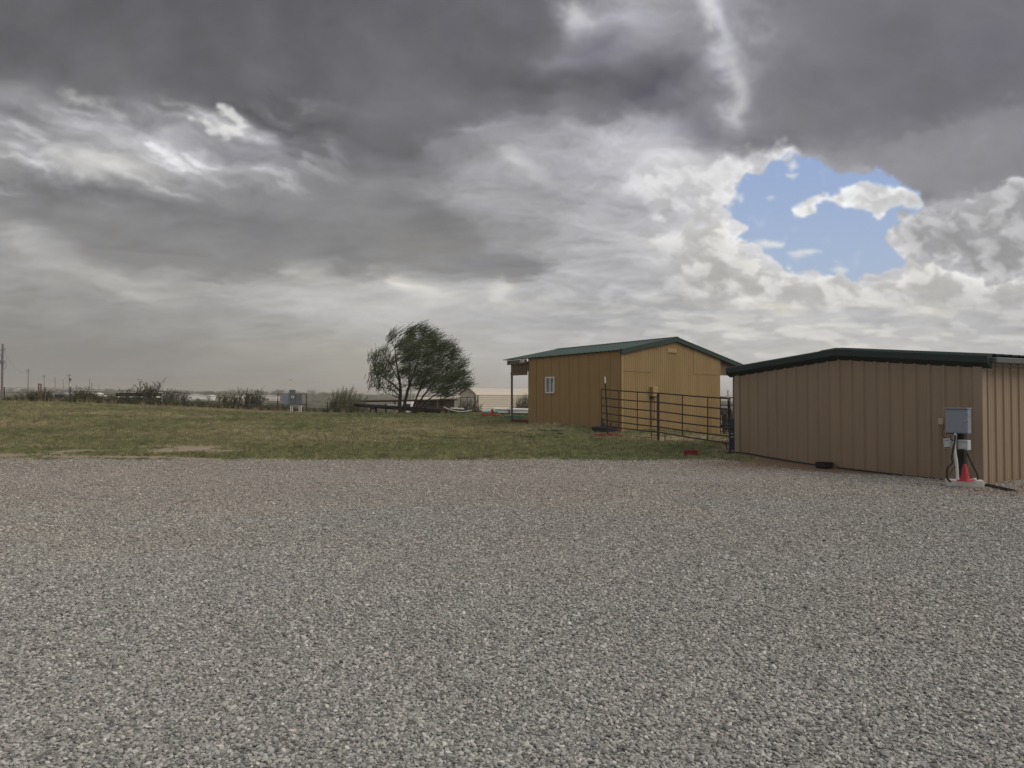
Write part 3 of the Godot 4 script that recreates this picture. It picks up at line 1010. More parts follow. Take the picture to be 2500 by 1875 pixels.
func build_grass() -> void:
	var rng := RandomNumberGenerator.new()
	rng.seed = 77
	var shapes := []
	for k in 4:
		var b := MB.new()
		var blades := 12 if k < 3 else 7
		for i in blades:
			var a := rng.randf() * TAU
			var at := Vector3(cos(a), 0, sin(a)) * rng.randf_range(0.0, 0.09)
			var hgt := rng.randf_range(0.03, 0.085) if k < 3 else rng.randf_range(0.12, 0.26)
			var lean := Vector3(rng.randf_range(-0.2, 0.6), 0, rng.randf_range(-0.4, 0.4)) * hgt * (1.0 if k < 3 else 0.8)
			var f := rng.randf() * TAU
			var side := Vector3(cos(f), 0, sin(f)) * (0.006 if k < 3 else 0.0035)
			var mid := at + Vector3.UP * hgt * 0.55 + lean * 0.35
			var tip := at + Vector3.UP * hgt + lean
			b.tri(at - side - Vector3.UP * 0.02, at + side - Vector3.UP * 0.02, mid + side * 0.8)
			b.tri(at - side - Vector3.UP * 0.02, mid + side * 0.8, mid - side * 0.8)
			b.tri(mid - side * 0.8, mid + side * 0.8, tip)
		shapes.append(b.mesh())
	var lists := [[], [], [], []]
	for band in [[19.0, 24.0, 150.0, 1.0], [24.0, 32.0, 85.0, 1.15], [32.0, 44.0, 42.0, 1.45], [44.0, 54.0, 30.0, 1.7]]:
		var wide: float = 0.70 * band[1] + 1.0
		for i in int(2.0 * wide * (band[1] - band[0]) * band[2]):
			var d := rng.randf_range(band[0], band[1])
			var x := rng.randf_range(-wide, wide)
			if absf(x) > 0.70 * d + 1.0 or d < edge_depth(x) - 0.05 * rng.randf():
				continue
			var bare := bareness(x, d)
			if rng.randf() < bare * 1.15 - 0.05:
				continue
			if under_roof(x, d):
				continue
			var c := turf_colour(x, d)
			var t := rng.randf_range(0.6, 1.42)
			if rng.randf() < 0.22:
				c = c.lerp(Color(0.34, 0.30, 0.18), 0.6)
			var k := rng.randi() % 3
			if rng.randf() < 0.018 + 0.05 * smoothstep(46.0, 50.0, d):
				k = 3
				c = Color(0.26, 0.215, 0.12)
			var s: float = band[3] * rng.randf_range(0.7, 1.3) * lerpf(1.0, 0.6, bare)
			var b := Basis(Vector3.UP, rng.randf_range(-0.7, 0.7)).scaled(Vector3(s, s * rng.randf_range(0.7, 1.2), s))
			lists[k].append([Transform3D(b, Vector3(x, H(x, -d), -d)), Color(c.r * t, c.g * t, c.b * t)])
	for k in 4:
		scatter("grass", shapes[k], lists[k], M.grass, "short dry and green lawn grass" if k < 3 else "sparse taller dry seed stalks in the lawn", "grass")

func under_roof(x: float, d: float) -> bool:
	# inside the yellow shed, or inside the brown shed
	var p := Vector2(x - 3.954, d - 27.5)
	var s := p.dot(Vector2(-0.61, 0.79)) 
	var g := p.dot(Vector2(0.73, 0.683))
	if s > 0.0 and s < 5.4 and g > 0.0 and g < 6.6:
		return true
	var q := Vector2(x - 9.28, d - 15.0)
	return q.dot(Vector2(-0.514, 0.857)) > 0.0 and q.dot(Vector2(-0.514, 0.857)) < 6.3 and q.dot(Vector2(0.857, 0.514)) > 0.0

# ------------------------------------------------------------------ sheds
func ribbed(b: MB, o: Vector3, along: Vector3, outward: Vector3, prof: Array, foot: Callable, head: Callable) -> void:   # upright sheet bent along prof: [distance, outward]
	for i in prof.size() - 1:
		var p: Vector2 = prof[i]
		var q: Vector2 = prof[i + 1]
		var a := o + along * p.x + outward * p.y
		var c := o + along * q.x + outward * q.y
		var pts := [Vector3(a.x, foot.call(p.x), a.z), Vector3(c.x, foot.call(q.x), c.z), Vector3(c.x, head.call(q.x), c.z), Vector3(a.x, head.call(p.x), a.z)]
		if (pts[1] - pts[0]).cross(pts[2] - pts[0]).dot(outward) < 0.0:
			pts.reverse()
		b.quad(pts[0], pts[1], pts[2], pts[3])

func rib_profile(x0: float, x1: float, first: float, pitch: float) -> Array:
	var pr := [Vector2(x0, 0)]
	var k := ceili((x0 - first - pitch) / pitch)
	while first + k * pitch < x1 + pitch:
		var c := first + k * pitch
		for q in [Vector2(c - 0.20, 0.0), Vector2(c - 0.19, 0.005), Vector2(c - 0.17, 0.005), Vector2(c - 0.16, 0.0), Vector2(c - 0.11, 0.0), Vector2(c - 0.10, 0.005), Vector2(c - 0.08, 0.005), Vector2(c - 0.07, 0.0), Vector2(c - 0.042, 0.0), Vector2(c - 0.02, 0.032), Vector2(c + 0.02, 0.032), Vector2(c + 0.042, 0.0)]:
			if q.x > x0 + 0.001 and q.x < x1 - 0.001:
				pr.append(q)
		k += 1
	pr.append(Vector2(x1, 0))
	return pr

func wave_profile(x0: float, x1: float, pitch: float, depth: float) -> Array:
	var pr := []
	var n := int(round((x1 - x0) / pitch)) * 6
	for i in n + 1:
		var x := lerpf(x0, x1, float(i) / n)
		pr.append(Vector2(x, depth * (0.5 - 0.5 * cos(TAU * (x - x0) / pitch))))
	return pr

func build_brown_shed() -> void:
	var cr := Vector3(9.28, 0, -15.0)              # near corner
	var cl := Vector3(6.04, 0, -20.4)              # far corner of the gable wall
	var along := (cl - cr).normalized()
	var front := Vector3(-along.z, 0, along.x)
	if front.z < 0.0:
		front = -front
	var wide := cr.distance_to(cl)
	var back := -front
	var eave := 2.42
	var peak := 2.72
	var t := thing("brown_shed", Vector3(cr.x, H(cr.x, cr.z), cr.z), "low tan brown ribbed metal shed with dark green roof trim", "shed")
	var foot := func(x: float) -> float: return H(cr.x + along.x * x, cr.z + along.z * x) - 0.12
	var head := func(x: float) -> float: return lerpf(eave, peak, 1.0 - absf(x - wide * 0.5) / (wide * 0.5)) + 0.06
	# gable wall of metre-wide sheets
	var sheets := 7
	for i in sheets:
		var x0 := wide * i / sheets
		var x1 := wide * (i + 1) / sheets
		var b := MB.new()
		ribbed(b, cr, along, front, rib_profile(x0, x1, 0.115, 0.305), foot, head)
		put(b, "wall_panel", M.brown, t)
	# side wall to the right
	var sfoot := func(x: float) -> float: return H(cr.x + back.x * x, cr.z + back.z * x) - 0.12
	var shead := func(_x: float) -> float: return eave + 0.1
	var sideways := -along
	for i in 9:
		var b := MB.new()
		ribbed(b, cr, back, sideways, rib_profile(i * 0.914, (i + 1) * 0.914, 0.24, 0.305), sfoot, shead)
		put(b, "wall_panel", M.brown, t)
	# far side and back walls, plain
	var b2 := MB.new()
	var br := cr + back * 8.226
	var bl := cl + back * 8.226
	b2.quad(Vector3(bl.x, -0.3, bl.z), Vector3(cl.x, -0.1, cl.z), Vector3(cl.x, eave, cl.z), Vector3(bl.x, eave, bl.z))
	put(b2, "wall_panel", M.brown, t)
	b2 = MB.new()
	b2.quad(Vector3(br.x, -0.3, br.z), Vector3(bl.x, -0.3, bl.z), Vector3(bl.x, eave, bl.z), Vector3(br.x, eave, br.z))
	put(b2, "wall_panel", M.brown, t)
	# corner trims
	for q in [[cr, sideways], [cl, along]]:
		var c: Vector3 = q[0]
		var s: Vector3 = q[1]
		var tb := MB.new()
		var y0 := H(c.x, c.z) - 0.1
		tb.box(at_to(Vector3(c.x, (y0 + eave) * 0.5, c.z) + front * 0.034 - s * 0.04, s, Vector3.UP), Vector3(0.16, eave - y0, 0.006), 0.002)
		tb.box(at_to(Vector3(c.x, (y0 + eave) * 0.5, c.z) + s * 0.042 - front * 0.05, front, Vector3.UP), Vector3(0.16, eave - y0, 0.006), 0.002)
		put(tb, "corner_trim", M.brown_trim, t)
	# roof
	var over := 0.22
	var ridge := cr + along * wide * 0.5
	var slope := (peak - eave) / (wide * 0.5)
	for s in 2:
		var dir := -along if s == 0 else along
		for i in 9:
			var rb := MB.new()
			var z0 := -0.14 + i * 0.95
			var z1 := z0 + 0.95
			var reach := wide * 0.5 + over
			var pr := rib_profile(z0, z1, z0 + 0.24, 0.305)
			for k in pr.size() - 1:
				var p: Vector2 = pr[k]
				var q: Vector2 = pr[k + 1]
				var a := ridge + back * p.x + Vector3.UP * (peak + 0.19 + p.y)
				var c := ridge + back * q.x + Vector3.UP * (peak + 0.19 + q.y)
				var d := dir * reach - Vector3.UP * slope * reach
				var pts := [a, c, c + d, a + d]
				if (pts[1] - pts[0]).cross(pts[2] - pts[0]).y < 0.0:
					pts.reverse()
				rb.quad(pts[0], pts[1], pts[2], pts[3])
			put(rb, "roof_panel", M.green, t)
		# rake trim: an upper face and a lower one that folds back to the wall
		var tb := MB.new()
		var shape := PackedVector2Array([Vector2(0.0, -0.075), Vector2(0.17, 0.035), Vector2(0.17, 0.17), Vector2(0.12, 0.20), Vector2(0.0, 0.20)])
		var len := wide * 0.5 + over
		var u := (dir - Vector3.UP * slope).normalized()
		var org := ridge + Vector3.UP * peak
		var tr := Transform3D(Basis(front, Vector3.UP, u), org)
		tb.prism(shape, 0.0 if s == 0 else 0.0, len / sqrt(1.0 / (1.0 + slope * slope)), tr)
		put(tb, "rake_trim", M.green_dark, t)
	var cap := MB.new()
	for s in [-1.0, 1.0]:
		var u: Vector3 = (along * s - Vector3.UP * slope).normalized()
		cap.prism(PackedVector2Array([Vector2(0.0, 0.02), Vector2(0.178, 0.03), Vector2(0.178, 0.178), Vector2(0.125, 0.212), Vector2(0.0, 0.212)]), 0.0, 0.42, Transform3D(Basis(front, Vector3.UP, u), ridge + Vector3.UP * peak))
	put(cap, "ridge_cap", M.green_dark, t)
	# gutter along the right eave
	var gb := MB.new()
	var g0 := cr + sideways * 0.27 + front * 0.05 + Vector3.UP * (eave + 0.07)
	gb.beam(g0, g0 + back * 8.3, 0.12, 0.11, Vector3.UP, 0.012)
	put(gb, "gutter", M.gutter, t)
	var sb := MB.new()
	sb.beam(cr + sideways * 0.13 + Vector3.UP * (eave - 0.035), cr + sideways * 0.13 + Vector3.UP * (eave - 0.035) + back * 8.3, 0.1, 0.012)
	put(sb, "soffit_trim", M.gutter, t)
	# screws in a row down the last sheet
	var sc := MB.new()
	for i in 14:
		var p := cr + along * 0.21 + front * 0.006 + Vector3.UP * (0.3 + i * 0.15)
		sc.box(at_to(p, along, Vector3.UP), Vector3(0.014, 0.014, 0.012), 0.004)
	var scr := put(sc, "screws", M.galv, t)
	scr.set_meta("kind", "stuff")
	# black hose lying along the foot of the wall
	for line in [[[1770, 1108], [1797, 1108], [1831, 1111], [1868, 1118], [1925, 1124], [1985, 1129], [2038, 1134]], [[2096, 1140], [2160, 1149], [2215, 1156], [2262, 1160], [2309, 1165], [2338, 1171]]]:
		var pts := []
		for q in line:
			var p := G(q[0], q[1])
			var away := (p - cr).dot(front)
			if away < 0.06:
				p += front * (0.06 - away)
			p.y = H(p.x, p.z) + 0.035
			pts.append(p)
		var hb := MB.new()
		hb.tube(smooth(pts, 5), [0.017], 7)
		whole(hb, "hose", M.black, pts[0], "black hose along the brown shed wall between barrel and rubber tub" if line[0][0] == 1770 else "black hose along the brown shed wall between rubber tub and traffic cone", "hose")
	# beige telephone box on the wall
	var wall_at := func(u: float, v: float) -> Vector3:
		var r := ray(u, v)
		var k := (cr - Vector3(0, EYE, 0)).dot(front) / r.dot(front)
		return Vector3(0, EYE, 0) + r * k
	var jb: Vector3 = wall_at.call(2300.5, 1029.0)
	var j := thing("junction_box", jb + front * 0.03, "small beige utility box on brown metal wall beside grey panel", "utility box")
	var bb := MB.new()
	bb.box(at_to(jb + front * 0.055, along, Vector3.UP), Vector3(0.1, 0.13, 0.06), 0.012)
	put(bb, "housing", M.beige, j)
	bb = MB.new()
	var w0 := jb - along * 0.05 + front * 0.05 + Vector3.DOWN * 0.03
	bb.tube(smooth([w0, w0 + Vector3(0, -0.07, 0) - along * 0.01, w0 + Vector3(0, -0.2, 0) + along * 0.03, w0 + Vector3(0, -0.3, 0) - along * 0.02, w0 + Vector3(0, -0.34, 0) - along * 0.14], 5), [0.006], 5)
	put(bb, "wire", M.black, j)
	bb = MB.new()
	bb.tube([jb + front * 0.045 + Vector3.DOWN * 0.06 + along * 0.03, jb + front * 0.045 + along * 0.03 + Vector3(0, -0.95, 0)], [0.008], 6)
	put(bb, "conduit", M.brown, j)

func smooth(pts: Array, n: int) -> Array:
	var out := []
	for i in pts.size() - 1:
		for k in n:
			out.append(pts[i].cubic_interpolate(pts[i + 1], pts[maxi(i - 1, 0)], pts[mini(i + 2, pts.size() - 1)], float(k) / n))
	out.append(pts[-1])
	return out

func build_yellow_shed() -> void:
	var c := Vector3(3.954, 0, -27.5)                # near corner
	var sd := Vector3(-0.61, 0, -0.79).normalized()    # along the plywood side
	var gd := Vector3(0.73, 0, -0.683).normalized()    # along the corrugated gable
	var sl := 5.357
	var gw := 6.63
	var sn := Vector3(sd.z, 0, -sd.x)
	if sn.z < 0.0:
		sn = -sn
	var gn := Vector3(gd.z, 0, -gd.x)
	if gn.z < 0.0:
		gn = -gn
	var eave := 3.42
	var peak := 4.03
	var sag := 0.011                                   # the far end sits a little lower
	var t := thing("yellow_shed", Vector3(c.x, H(c.x, c.z), c.z), "mustard yellow shed with green metal roof and small white window", "shed")
	var gfoot := func(x: float) -> float: return H(c.x + gd.x * x, c.z + gd.z * x) - 0.15
	var ghead := func(x: float) -> float: return lerpf(eave, peak, 1.0 - absf(x - gw * 0.5) / (gw * 0.5)) + 0.10
	# window: frame, mullion, curtain behind the panes
	var win := func(u: float, v: float, proud: float) -> Vector3:
		var r := ray(u, v)
		var k := (c - Vector3(0, EYE, 0)).dot(sn) / r.dot(sn)
		return Vector3(0, EYE, 0) + r * k + sn * proud
	var w0: Vector3 = win.call(1333.0, 920.5, 0.0)
	var w1: Vector3 = win.call(1355.2, 960.3, 0.0)
	var ww := absf((w1 - w0).dot(sd))
	var wh := w0.y - w1.y
	var wm := (w0 + w1) * 0.5
	var rt := -sd                                       # rightwards as seen from the yard
	var hx0 := (wm - c).dot(sd) - ww * 0.5 + 0.03           # opening in the wall
	var hx1 := hx0 + ww - 0.06
	var hy0 := wm.y - wh * 0.5 + 0.03
	var hy1 := wm.y + wh * 0.5 - 0.03
	# plywood panels, joints 8 mm wide and recessed
	var seams := []
	for q in [370, 475, 565, 668, 775, 897, 1021, 1150, 1280, 1422, 1562]:
		var u: float = 1220.0 + q * 0.19
		var k := (u - 1250.0) / F
		# distance along the wall at which that joint stands
		seams.append((c.x - k * 27.5) / (0.61 + k * 0.79))
	seams.sort()
	seams[0] = 0.0
	seams[-1] = sl
	for i in seams.size() - 1:
		var b := MB.new()
		var x0: float = seams[i] + 0.008
		var x1: float = seams[i + 1] - 0.008
		var a0 := c + sd * x0
		var a1 := c + sd * x1
		var f0 := H(a0.x, a0.z) - 0.2
		var f1 := H(a1.x, a1.z) - 0.2
		var o := sn * (0.004 if i % 2 == 0 else 0.007)
		var cells := [[x0, x1, -1.0, 9.0]]
		if hx1 > x0 and hx0 < x1:
			var m0 := maxf(x0, hx0)
			var m1 := minf(x1, hx1)
			cells = [[m0, m1, -1.0, hy0], [m0, m1, hy1, 9.0]]
			if m0 > x0:
				cells.append([x0, m0, -1.0, 9.0])
			if m1 < x1:
				cells.append([m1, x1, -1.0, 9.0])
		for w in cells:
			var e0: float = clampf((w[0] - x0) / (x1 - x0), 0.0, 1.0)
			var e1: float = clampf((w[1] - x0) / (x1 - x0), 0.0, 1.0)
			var b0: Vector3 = c + sd * w[0]
			var b1: Vector3 = c + sd * w[1]
			var p := [Vector3(b0.x, maxf(lerpf(f0, f1, e0), w[2]), b0.z), Vector3(b1.x, maxf(lerpf(f0, f1, e1), w[2]), b1.z), Vector3(b1.x, minf(eave + 0.12 - sag * w[1], w[3]), b1.z), Vector3(b0.x, minf(eave + 0.12 - sag * w[0], w[3]), b0.z)]
			for k in 4:
				p[k] += o
			var mid: Vector3 = (p[0] + p[2]) * 0.5
			b.out(p, mid - sn)
			for k in 4:
				b.out([p[k], p[(k + 1) % 4], p[(k + 1) % 4] - sn * 0.036, p[k] - sn * 0.036], mid)
		put(b, "plywood_panel", M.plywood, t)
	# the framed box of the building behind the cladding
	var core := MB.new()
	var cs := [c - sn * 0.04 - gn * 0.012, c + sd * sl - sn * 0.04, c + sd * sl + gd * gw, c + gd * gw - gn * 0.012]
	var heart: Vector3 = (cs[0] + cs[2]) * 0.5
	for i in range(1, 4):
		var a: Vector3 = cs[i]
		var d: Vector3 = cs[(i + 1) % 4]
		core.out([Vector3(a.x, -0.2, a.z), Vector3(d.x, -0.2, d.z), Vector3(d.x, eave + 0.1, d.z), Vector3(a.x, eave + 0.1, a.z)], heart)
	for w in [[0.0, hx0, -0.2, eave + 0.1], [hx1, sl, -0.2, eave + 0.05], [hx0, hx1, -0.2, hy0], [hx0, hx1, hy1, eave + 0.08]]:
		var a: Vector3 = c + sd * w[0] - sn * 0.042
		var d: Vector3 = c + sd * w[1] - sn * 0.042
		core.out([Vector3(a.x, w[2], a.z), Vector3(d.x, w[2], d.z), Vector3(d.x, w[3], d.z), Vector3(a.x, w[3], a.z)], heart)
	core.out([cs[1] + Vector3.UP * eave, cs[2] + Vector3.UP * eave, (cs[1] + cs[2]) * 0.5 + Vector3.UP * (peak + 0.08)], heart)
	put(core, "frame_wall", M.plywood, t)
	# corrugated gable sheets
	var gs := []
	for q in [512, 705, 896, 1081, 1264, 1435, 1592, 1776]:
		var k: float = (1420.0 + q * 0.19 - 1250.0) / F
		gs.append((k * 27.5 - c.x) / (0.73 - k * 0.683))
	gs[0] = 0.0
	gs[-1] = gw
	for i in gs.size() - 1:
		var pr := wave_profile(gs[i], gs[i + 1], (gs[i + 1] - gs[i]) / roundf((gs[i + 1] - gs[i]) / 0.125), 0.045)
		for k in pr.size():
			pr[k].y += 0.004 * (i % 2)
		var lap := 2.78 if i < 2 or i > 4 else -9.0
		if lap > 0.0:
			var b1 := MB.new()
			ribbed(b1, c, gd, gn, pr, gfoot, func(_x: float) -> float: return lap + 0.04)
			put(b1, "corrugated_sheet", M.ochre, t)
			for k in pr.size():
				pr[k].y += 0.014
			b1 = MB.new()
			ribbed(b1, c, gd, gn, pr, func(_x: float) -> float: return lap, ghead)
			put(b1, "corrugated_sheet", M.ochre, t)
		else:
			var b3 := MB.new()
			ribbed(b3, c, gd, gn, pr, gfoot, ghead)
			put(b3, "corrugated_sheet", M.ochre, t)
	# corner board
	var cb := MB.new()
	cb.box(at_to(Vector3(c.x, (eave + 0.4) * 0.5, c.z) + gn * 0.036 + gd * 0.03, gd, Vector3.UP), Vector3(0.09, eave - 0.4, 0.012), 0.003)
	put(cb, "corner_trim", M.ochre, t)
	# green roof: two slopes of ribbed sheets
	var slope := (peak - eave) / (gw * 0.5)
	var ridge0 := c + gd * gw * 0.5 + Vector3.UP * (peak + 0.14)
	var run := 7.0
	for s in 2:
		var dir := -gd if s == 0 else gd
		var reach := gw * 0.5 + (0.12 if s == 0 else 1.75)
		for i in 8:
			var rb := MB.new()
			var z0 := -0.16 + i * 0.895
			var z1 := z0 + 0.9
			for p in rib_pairs(rib_profile(z0, z1, z0 + 0.2, 0.23)):
				var a: Vector3 = ridge0 + sd * p[0].x + Vector3.UP * (p[0].y * 0.8 - sag * p[0].x)
				var e: Vector3 = ridge0 + sd * p[1].x + Vector3.UP * (p[1].y * 0.8 - sag * p[1].x)
				var d := dir * reach - Vector3.UP * slope * reach
				var pts := [a, e, e + d, a + d]
				if (pts[1] - pts[0]).cross(pts[2] - pts[0]).y < 0.0:
					pts.reverse()
				rb.quad(pts[0], pts[1], pts[2], pts[3])
			put(rb, "roof_panel", M.green, t)
		var tb := MB.new()
		var u := (dir - Vector3.UP * slope).normalized()
		tb.prism(PackedVector2Array([Vector2(0.0, -0.10), Vector2(0.10, -0.09), Vector2(0.10, 0.075), Vector2(0.085, 0.095), Vector2(0.0, 0.095)]), 0.0, reach * sqrt(1.0 + slope * slope), Transform3D(Basis(gn, Vector3.UP, u), ridge0 - Vector3.UP * 0.055 + gn * 0.05))
		put(tb, "rake_trim", M.green_mid, t)
	# underside boards of the roof so that the eaves are closed
	var ub := MB.new()
	for s in 2:
		var dir := -gd if s == 0 else gd
		var reach := gw * 0.5 + (0.10 if s == 0 else 1.73)
		var a := ridge0 - Vector3.UP * 0.03
		var d := dir * reach - Vector3.UP * slope * reach
		ub.quad(a, a + d, a + d + sd * run - Vector3.UP * sag * run, a + sd * run - Vector3.UP * sag * run)
	put(ub, "roof_deck", M.wood_raw, t)
	var cap := MB.new()
	for i in 8:
		var z0 := -0.16 + i * 0.9
		for s in [-1.0, 1.0]:
			var a: Vector3 = ridge0 + sd * z0 + Vector3.UP * (0.045 - sag * z0)
			var e: Vector3 = ridge0 + sd * (z0 + 0.9) + Vector3.UP * (0.045 - sag * (z0 + 0.9))
			var d: Vector3 = gd * s * 0.16 - Vector3.UP * (slope * 0.16 + 0.004)
			var pts := [a, e, e + d, a + d]
			if (pts[1] - pts[0]).cross(pts[2] - pts[0]).y < 0.0:
				pts.reverse()
			cap.quad(pts[0], pts[1], pts[2], pts[3])
	put(cap, "ridge_cap", M.green_dark, t)
	# porch at the far end: deck, post, beam and the boards between beam and roof
	var pe := c + sd * 6.45                            # outer line of the porch
	var pb := MB.new()
	var ph := H(pe.x, pe.z)
	var beam_y := 2.86
	pb.beam(Vector3(pe.x, beam_y, pe.z) + sn * 0.06, c + sd * (sl + 0.01) + Vector3.UP * (beam_y - c.y) + sn * 0.06, 0.06, 0.16)
	put(pb, "porch_beam", M.wood_dark, t)
	var top_y := eave - sag * 6.0 - 0.01
	for i in 9:
		var x := lerpf(sl + 0.03, 6.42, i / 8.0)
		var q := c + sd * x
		pb = MB.new()
		pb.box(at_to(Vector3(q.x, (beam_y + 0.08 + top_y) * 0.5, q.z) + sn * (0.03 if i % 2 == 0 else 0.045), sd, Vector3.UP), Vector3(0.15, top_y - beam_y - 0.07, 0.02), 0.003)
		put(pb, "porch_or_shade_board", M.wood_dark if i % 3 else M.wood_grey, t)
	pb = MB.new()
	pb.beam(c + sd * (sl - 0.02) + Vector3.UP * (top_y + 0.0) + sn * 0.10, Vector3(pe.x, top_y - 0.01, pe.z) + sd * 0.22 + sn * 0.10, 0.03, 0.19)
	put(pb, "porch_fascia", M.wood_grey, t)
	pb = MB.new()
	pb.box(Transform3D(Basis(), Vector3(pe.x, (ph + beam_y) * 0.5 - 0.1, pe.z) + sn * 0.02), Vector3(0.09, beam_y - ph + 0.12, 0.09), 0.006)
	put(pb, "porch_post", M.wood_grey, t)
	pb = MB.new()
	var pe2 := pe + gd * gw
	pb.box(Transform3D(Basis(), Vector3(pe2.x, 1.5, pe2.z)), Vector3(0.09, 2.9, 0.09), 0.006)
	put(pb, "porch_post", M.wood_grey, t)
	pb = MB.new()
	pb.beam(Vector3(pe.x, ph + 0.09, pe.z) + sn * 0.05, c + sd * (sl + 0.01) + Vector3.UP * (H(c.x + sd.x * sl, c.z + sd.z * sl) + 0.09) + sn * 0.05, 0.05, 0.2)
	put(pb, "deck_board", M.wood_red, t)
	pb = MB.new()
	var dk := c + sd * 5.9 + gd * gw * 0.5
	pb.box(at_to(Vector3(dk.x, 0.62, dk.z), gd, Vector3.UP), Vector3(gw - 0.1, 0.08, 1.0))
	put(pb, "porch_deck", M.wood_raw, t)
	var lb := MB.new()
	var lq := c + sd * (sl + 0.18) + sn * 0.17 + Vector3.UP * (top_y - 0.01)
	lb.box(at_to(lq, sd, Vector3.UP), Vector3(0.26, 0.13, 0.12), 0.03)
	put(lb, "flood_light", M.beige, t)
	# lean-to header on the right
	var h0 := c + gd * (gw + 0.02)
	var h1 := c + gd * (gw + 1.6)
	var hb := MB.new()
	hb.beam(h1 + Vector3.UP * 3.04, h1 + sd * 6.8 + Vector3.UP * 2.97, 0.06, 0.24)
	put(hb, "porch_beam", M.wood_raw, t)
	hb = MB.new()
	hb.quad(h0 + sd * 6.8 + Vector3.UP * 2.66, h1 + sd * 6.8 + Vector3.UP * 2.66, h1 + sd * 6.8 + Vector3.UP * 3.14, h0 + sd * 6.8 + Vector3.UP * 3.42)
	put(hb, "porch_header", M.wood_raw, t)
	for i in 6:
		hb = MB.new()
		var r0 := h0 + sd * (0.25 + i * 1.25) + Vector3.UP * (3.36 - sag * i)
		hb.beam(r0, r0 + gd * 1.58 - Vector3.UP * slope * 1.58, 0.05, 0.14)
		put(hb, "rafter", M.wood_raw, t)
	for i in 8:  # dark boards added in place of the shade under the open lean-to
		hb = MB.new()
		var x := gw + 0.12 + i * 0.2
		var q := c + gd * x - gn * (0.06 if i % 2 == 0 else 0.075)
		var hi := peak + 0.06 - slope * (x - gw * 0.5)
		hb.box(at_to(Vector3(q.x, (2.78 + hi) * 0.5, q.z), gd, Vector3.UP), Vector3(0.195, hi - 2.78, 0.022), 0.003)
		put(hb, "porch_or_shade_board", M.wood_dark, t)
	for k in [0.3, 6.7]:
		hb = MB.new()
		var q: Vector3 = h1 + sd * k
		hb.box(Transform3D(Basis(), Vector3(q.x, 1.5, q.z)), Vector3(0.1, 2.9, 0.1), 0.006)
		put(hb, "porch_post", M.wood_grey, t)
	var fb := MB.new()
	for q in [[0.0, wh * 0.5 - 0.03, ww, 0.06], [0.0, -wh * 0.5 + 0.03, ww, 0.06], [-ww * 0.5 + 0.03, 0.0, 0.06, wh - 0.12], [ww * 0.5 - 0.03, 0.0, 0.06, wh - 0.12]]:
		fb.box(at_to(wm + rt * q[0] + Vector3.UP * q[1] + sn * 0.03, rt, Vector3.UP), Vector3(q[2], q[3], 0.05), 0.006)
	var wn := put(fb, "window", M.white, t)
	fb = MB.new()
	fb.box(at_to(wm + rt * 0.02 + sn * 0.032, rt, Vector3.UP), Vector3(0.055, wh - 0.12, 0.035), 0.004)
	put(fb, "mullion", M.white, wn)
	for s in [-1.0, 1.0]:
		fb = MB.new()
		fb.box(at_to(wm + rt * s * ww * 0.235 + sn * 0.012, rt, Vector3.UP), Vector3(ww * 0.42, wh - 0.12, 0.005))
		put(fb, "pane", M.glass_clear, wn)
	for q in [[-0.34, 0.16], [-0.15, 0.09]]:
		fb = MB.new()
		fb.box(at_to(wm + rt * ww * q[0] - sn * 0.06, rt, Vector3.UP), Vector3(ww * q[1], wh, 0.012))
		put(fb, "curtain", M.curtain, wn)
	fb = MB.new()
	fb.box(at_to(wm + rt * ww * 0.27 - Vector3.UP * wh * 0.16 - sn * 0.05, rt, Vector3.UP), Vector3(ww * 0.36, wh * 0.62, 0.012))
	put(fb, "blind", M.box_white, wn)
	# gable vent
	var gat := func(u: float, v: float, proud: float) -> Vector3:
		var r := ray(u, v)
		var k := (c - Vector3(0, EYE, 0)).dot(gn) / r.dot(gn)
		return Vector3(0, EYE, 0) + r * k + gn * proud
	var v0: Vector3 = gat.call(1639.5, 857.0, 0.03)
	var vb := MB.new()
	vb.box(at_to(v0, gd, Vector3.UP), Vector3(0.60, 0.19, 0.03), 0.004)
	var vent := put(vb, "gable_vent", M.ochre, t)
	for i in 5:
		vb = MB.new()
		vb.box(at_to(v0 + gn * 0.022 + gd * (i - 2) * 0.11 - Vector3.UP * 0.075, gd, Vector3.UP), Vector3(0.085, 0.022, 0.014))
		put(vb, "slot", M.wood_dark, vent)
	# meter box, conduit, cable
	var m0: Vector3 = gat.call(1590.0, 956.0, 0.0)
	var mb := MB.new()
	mb.box(at_to(m0 + gn * 0.11, gd, Vector3.UP), Vector3(0.33, 0.37, 0.2), 0.01)
	var meter := put(mb, "meter_box", M.ochre, t)
	mb = MB.new()
	mb.tube([m0 + gn * 0.06 - gd * 0.10 + Vector3.DOWN * 0.18, m0 + gn * 0.06 - gd * 0.10 + Vector3.DOWN * 1.42], [0.02], 8)
	put(mb, "conduit", M.rust, meter)
	mb = MB.new()
	mb.box(at_to(m0 + gn * 0.1 + Vector3.DOWN * 0.2, gd, Vector3.UP), Vector3(0.26, 0.04, 0.16))
	put(mb, "knockout_plate", M.rust, meter)
	mb = MB.new()
	var k0 := m0 + gn * 0.08 + gd * 0.06
	mb.tube(smooth([k0 + Vector3.DOWN * 0.2, k0 + Vector3.DOWN * 0.5 + gd * 0.02, k0 + Vector3.DOWN * 0.85 + gd * 0.03, k0 + Vector3.DOWN * 0.98 - gd * 0.04, k0 + Vector3.DOWN * 1.06 + gd * 0.06, k0 + Vector3.DOWN * 1.0 + gd * 0.1], 5), [0.009], 5)
	put(mb, "cable", M.rust, meter)

func rib_pairs(pr: Array) -> Array:
	var out := []
	for i in pr.size() - 1:
		out.append([pr[i], pr[i + 1]])
	return out

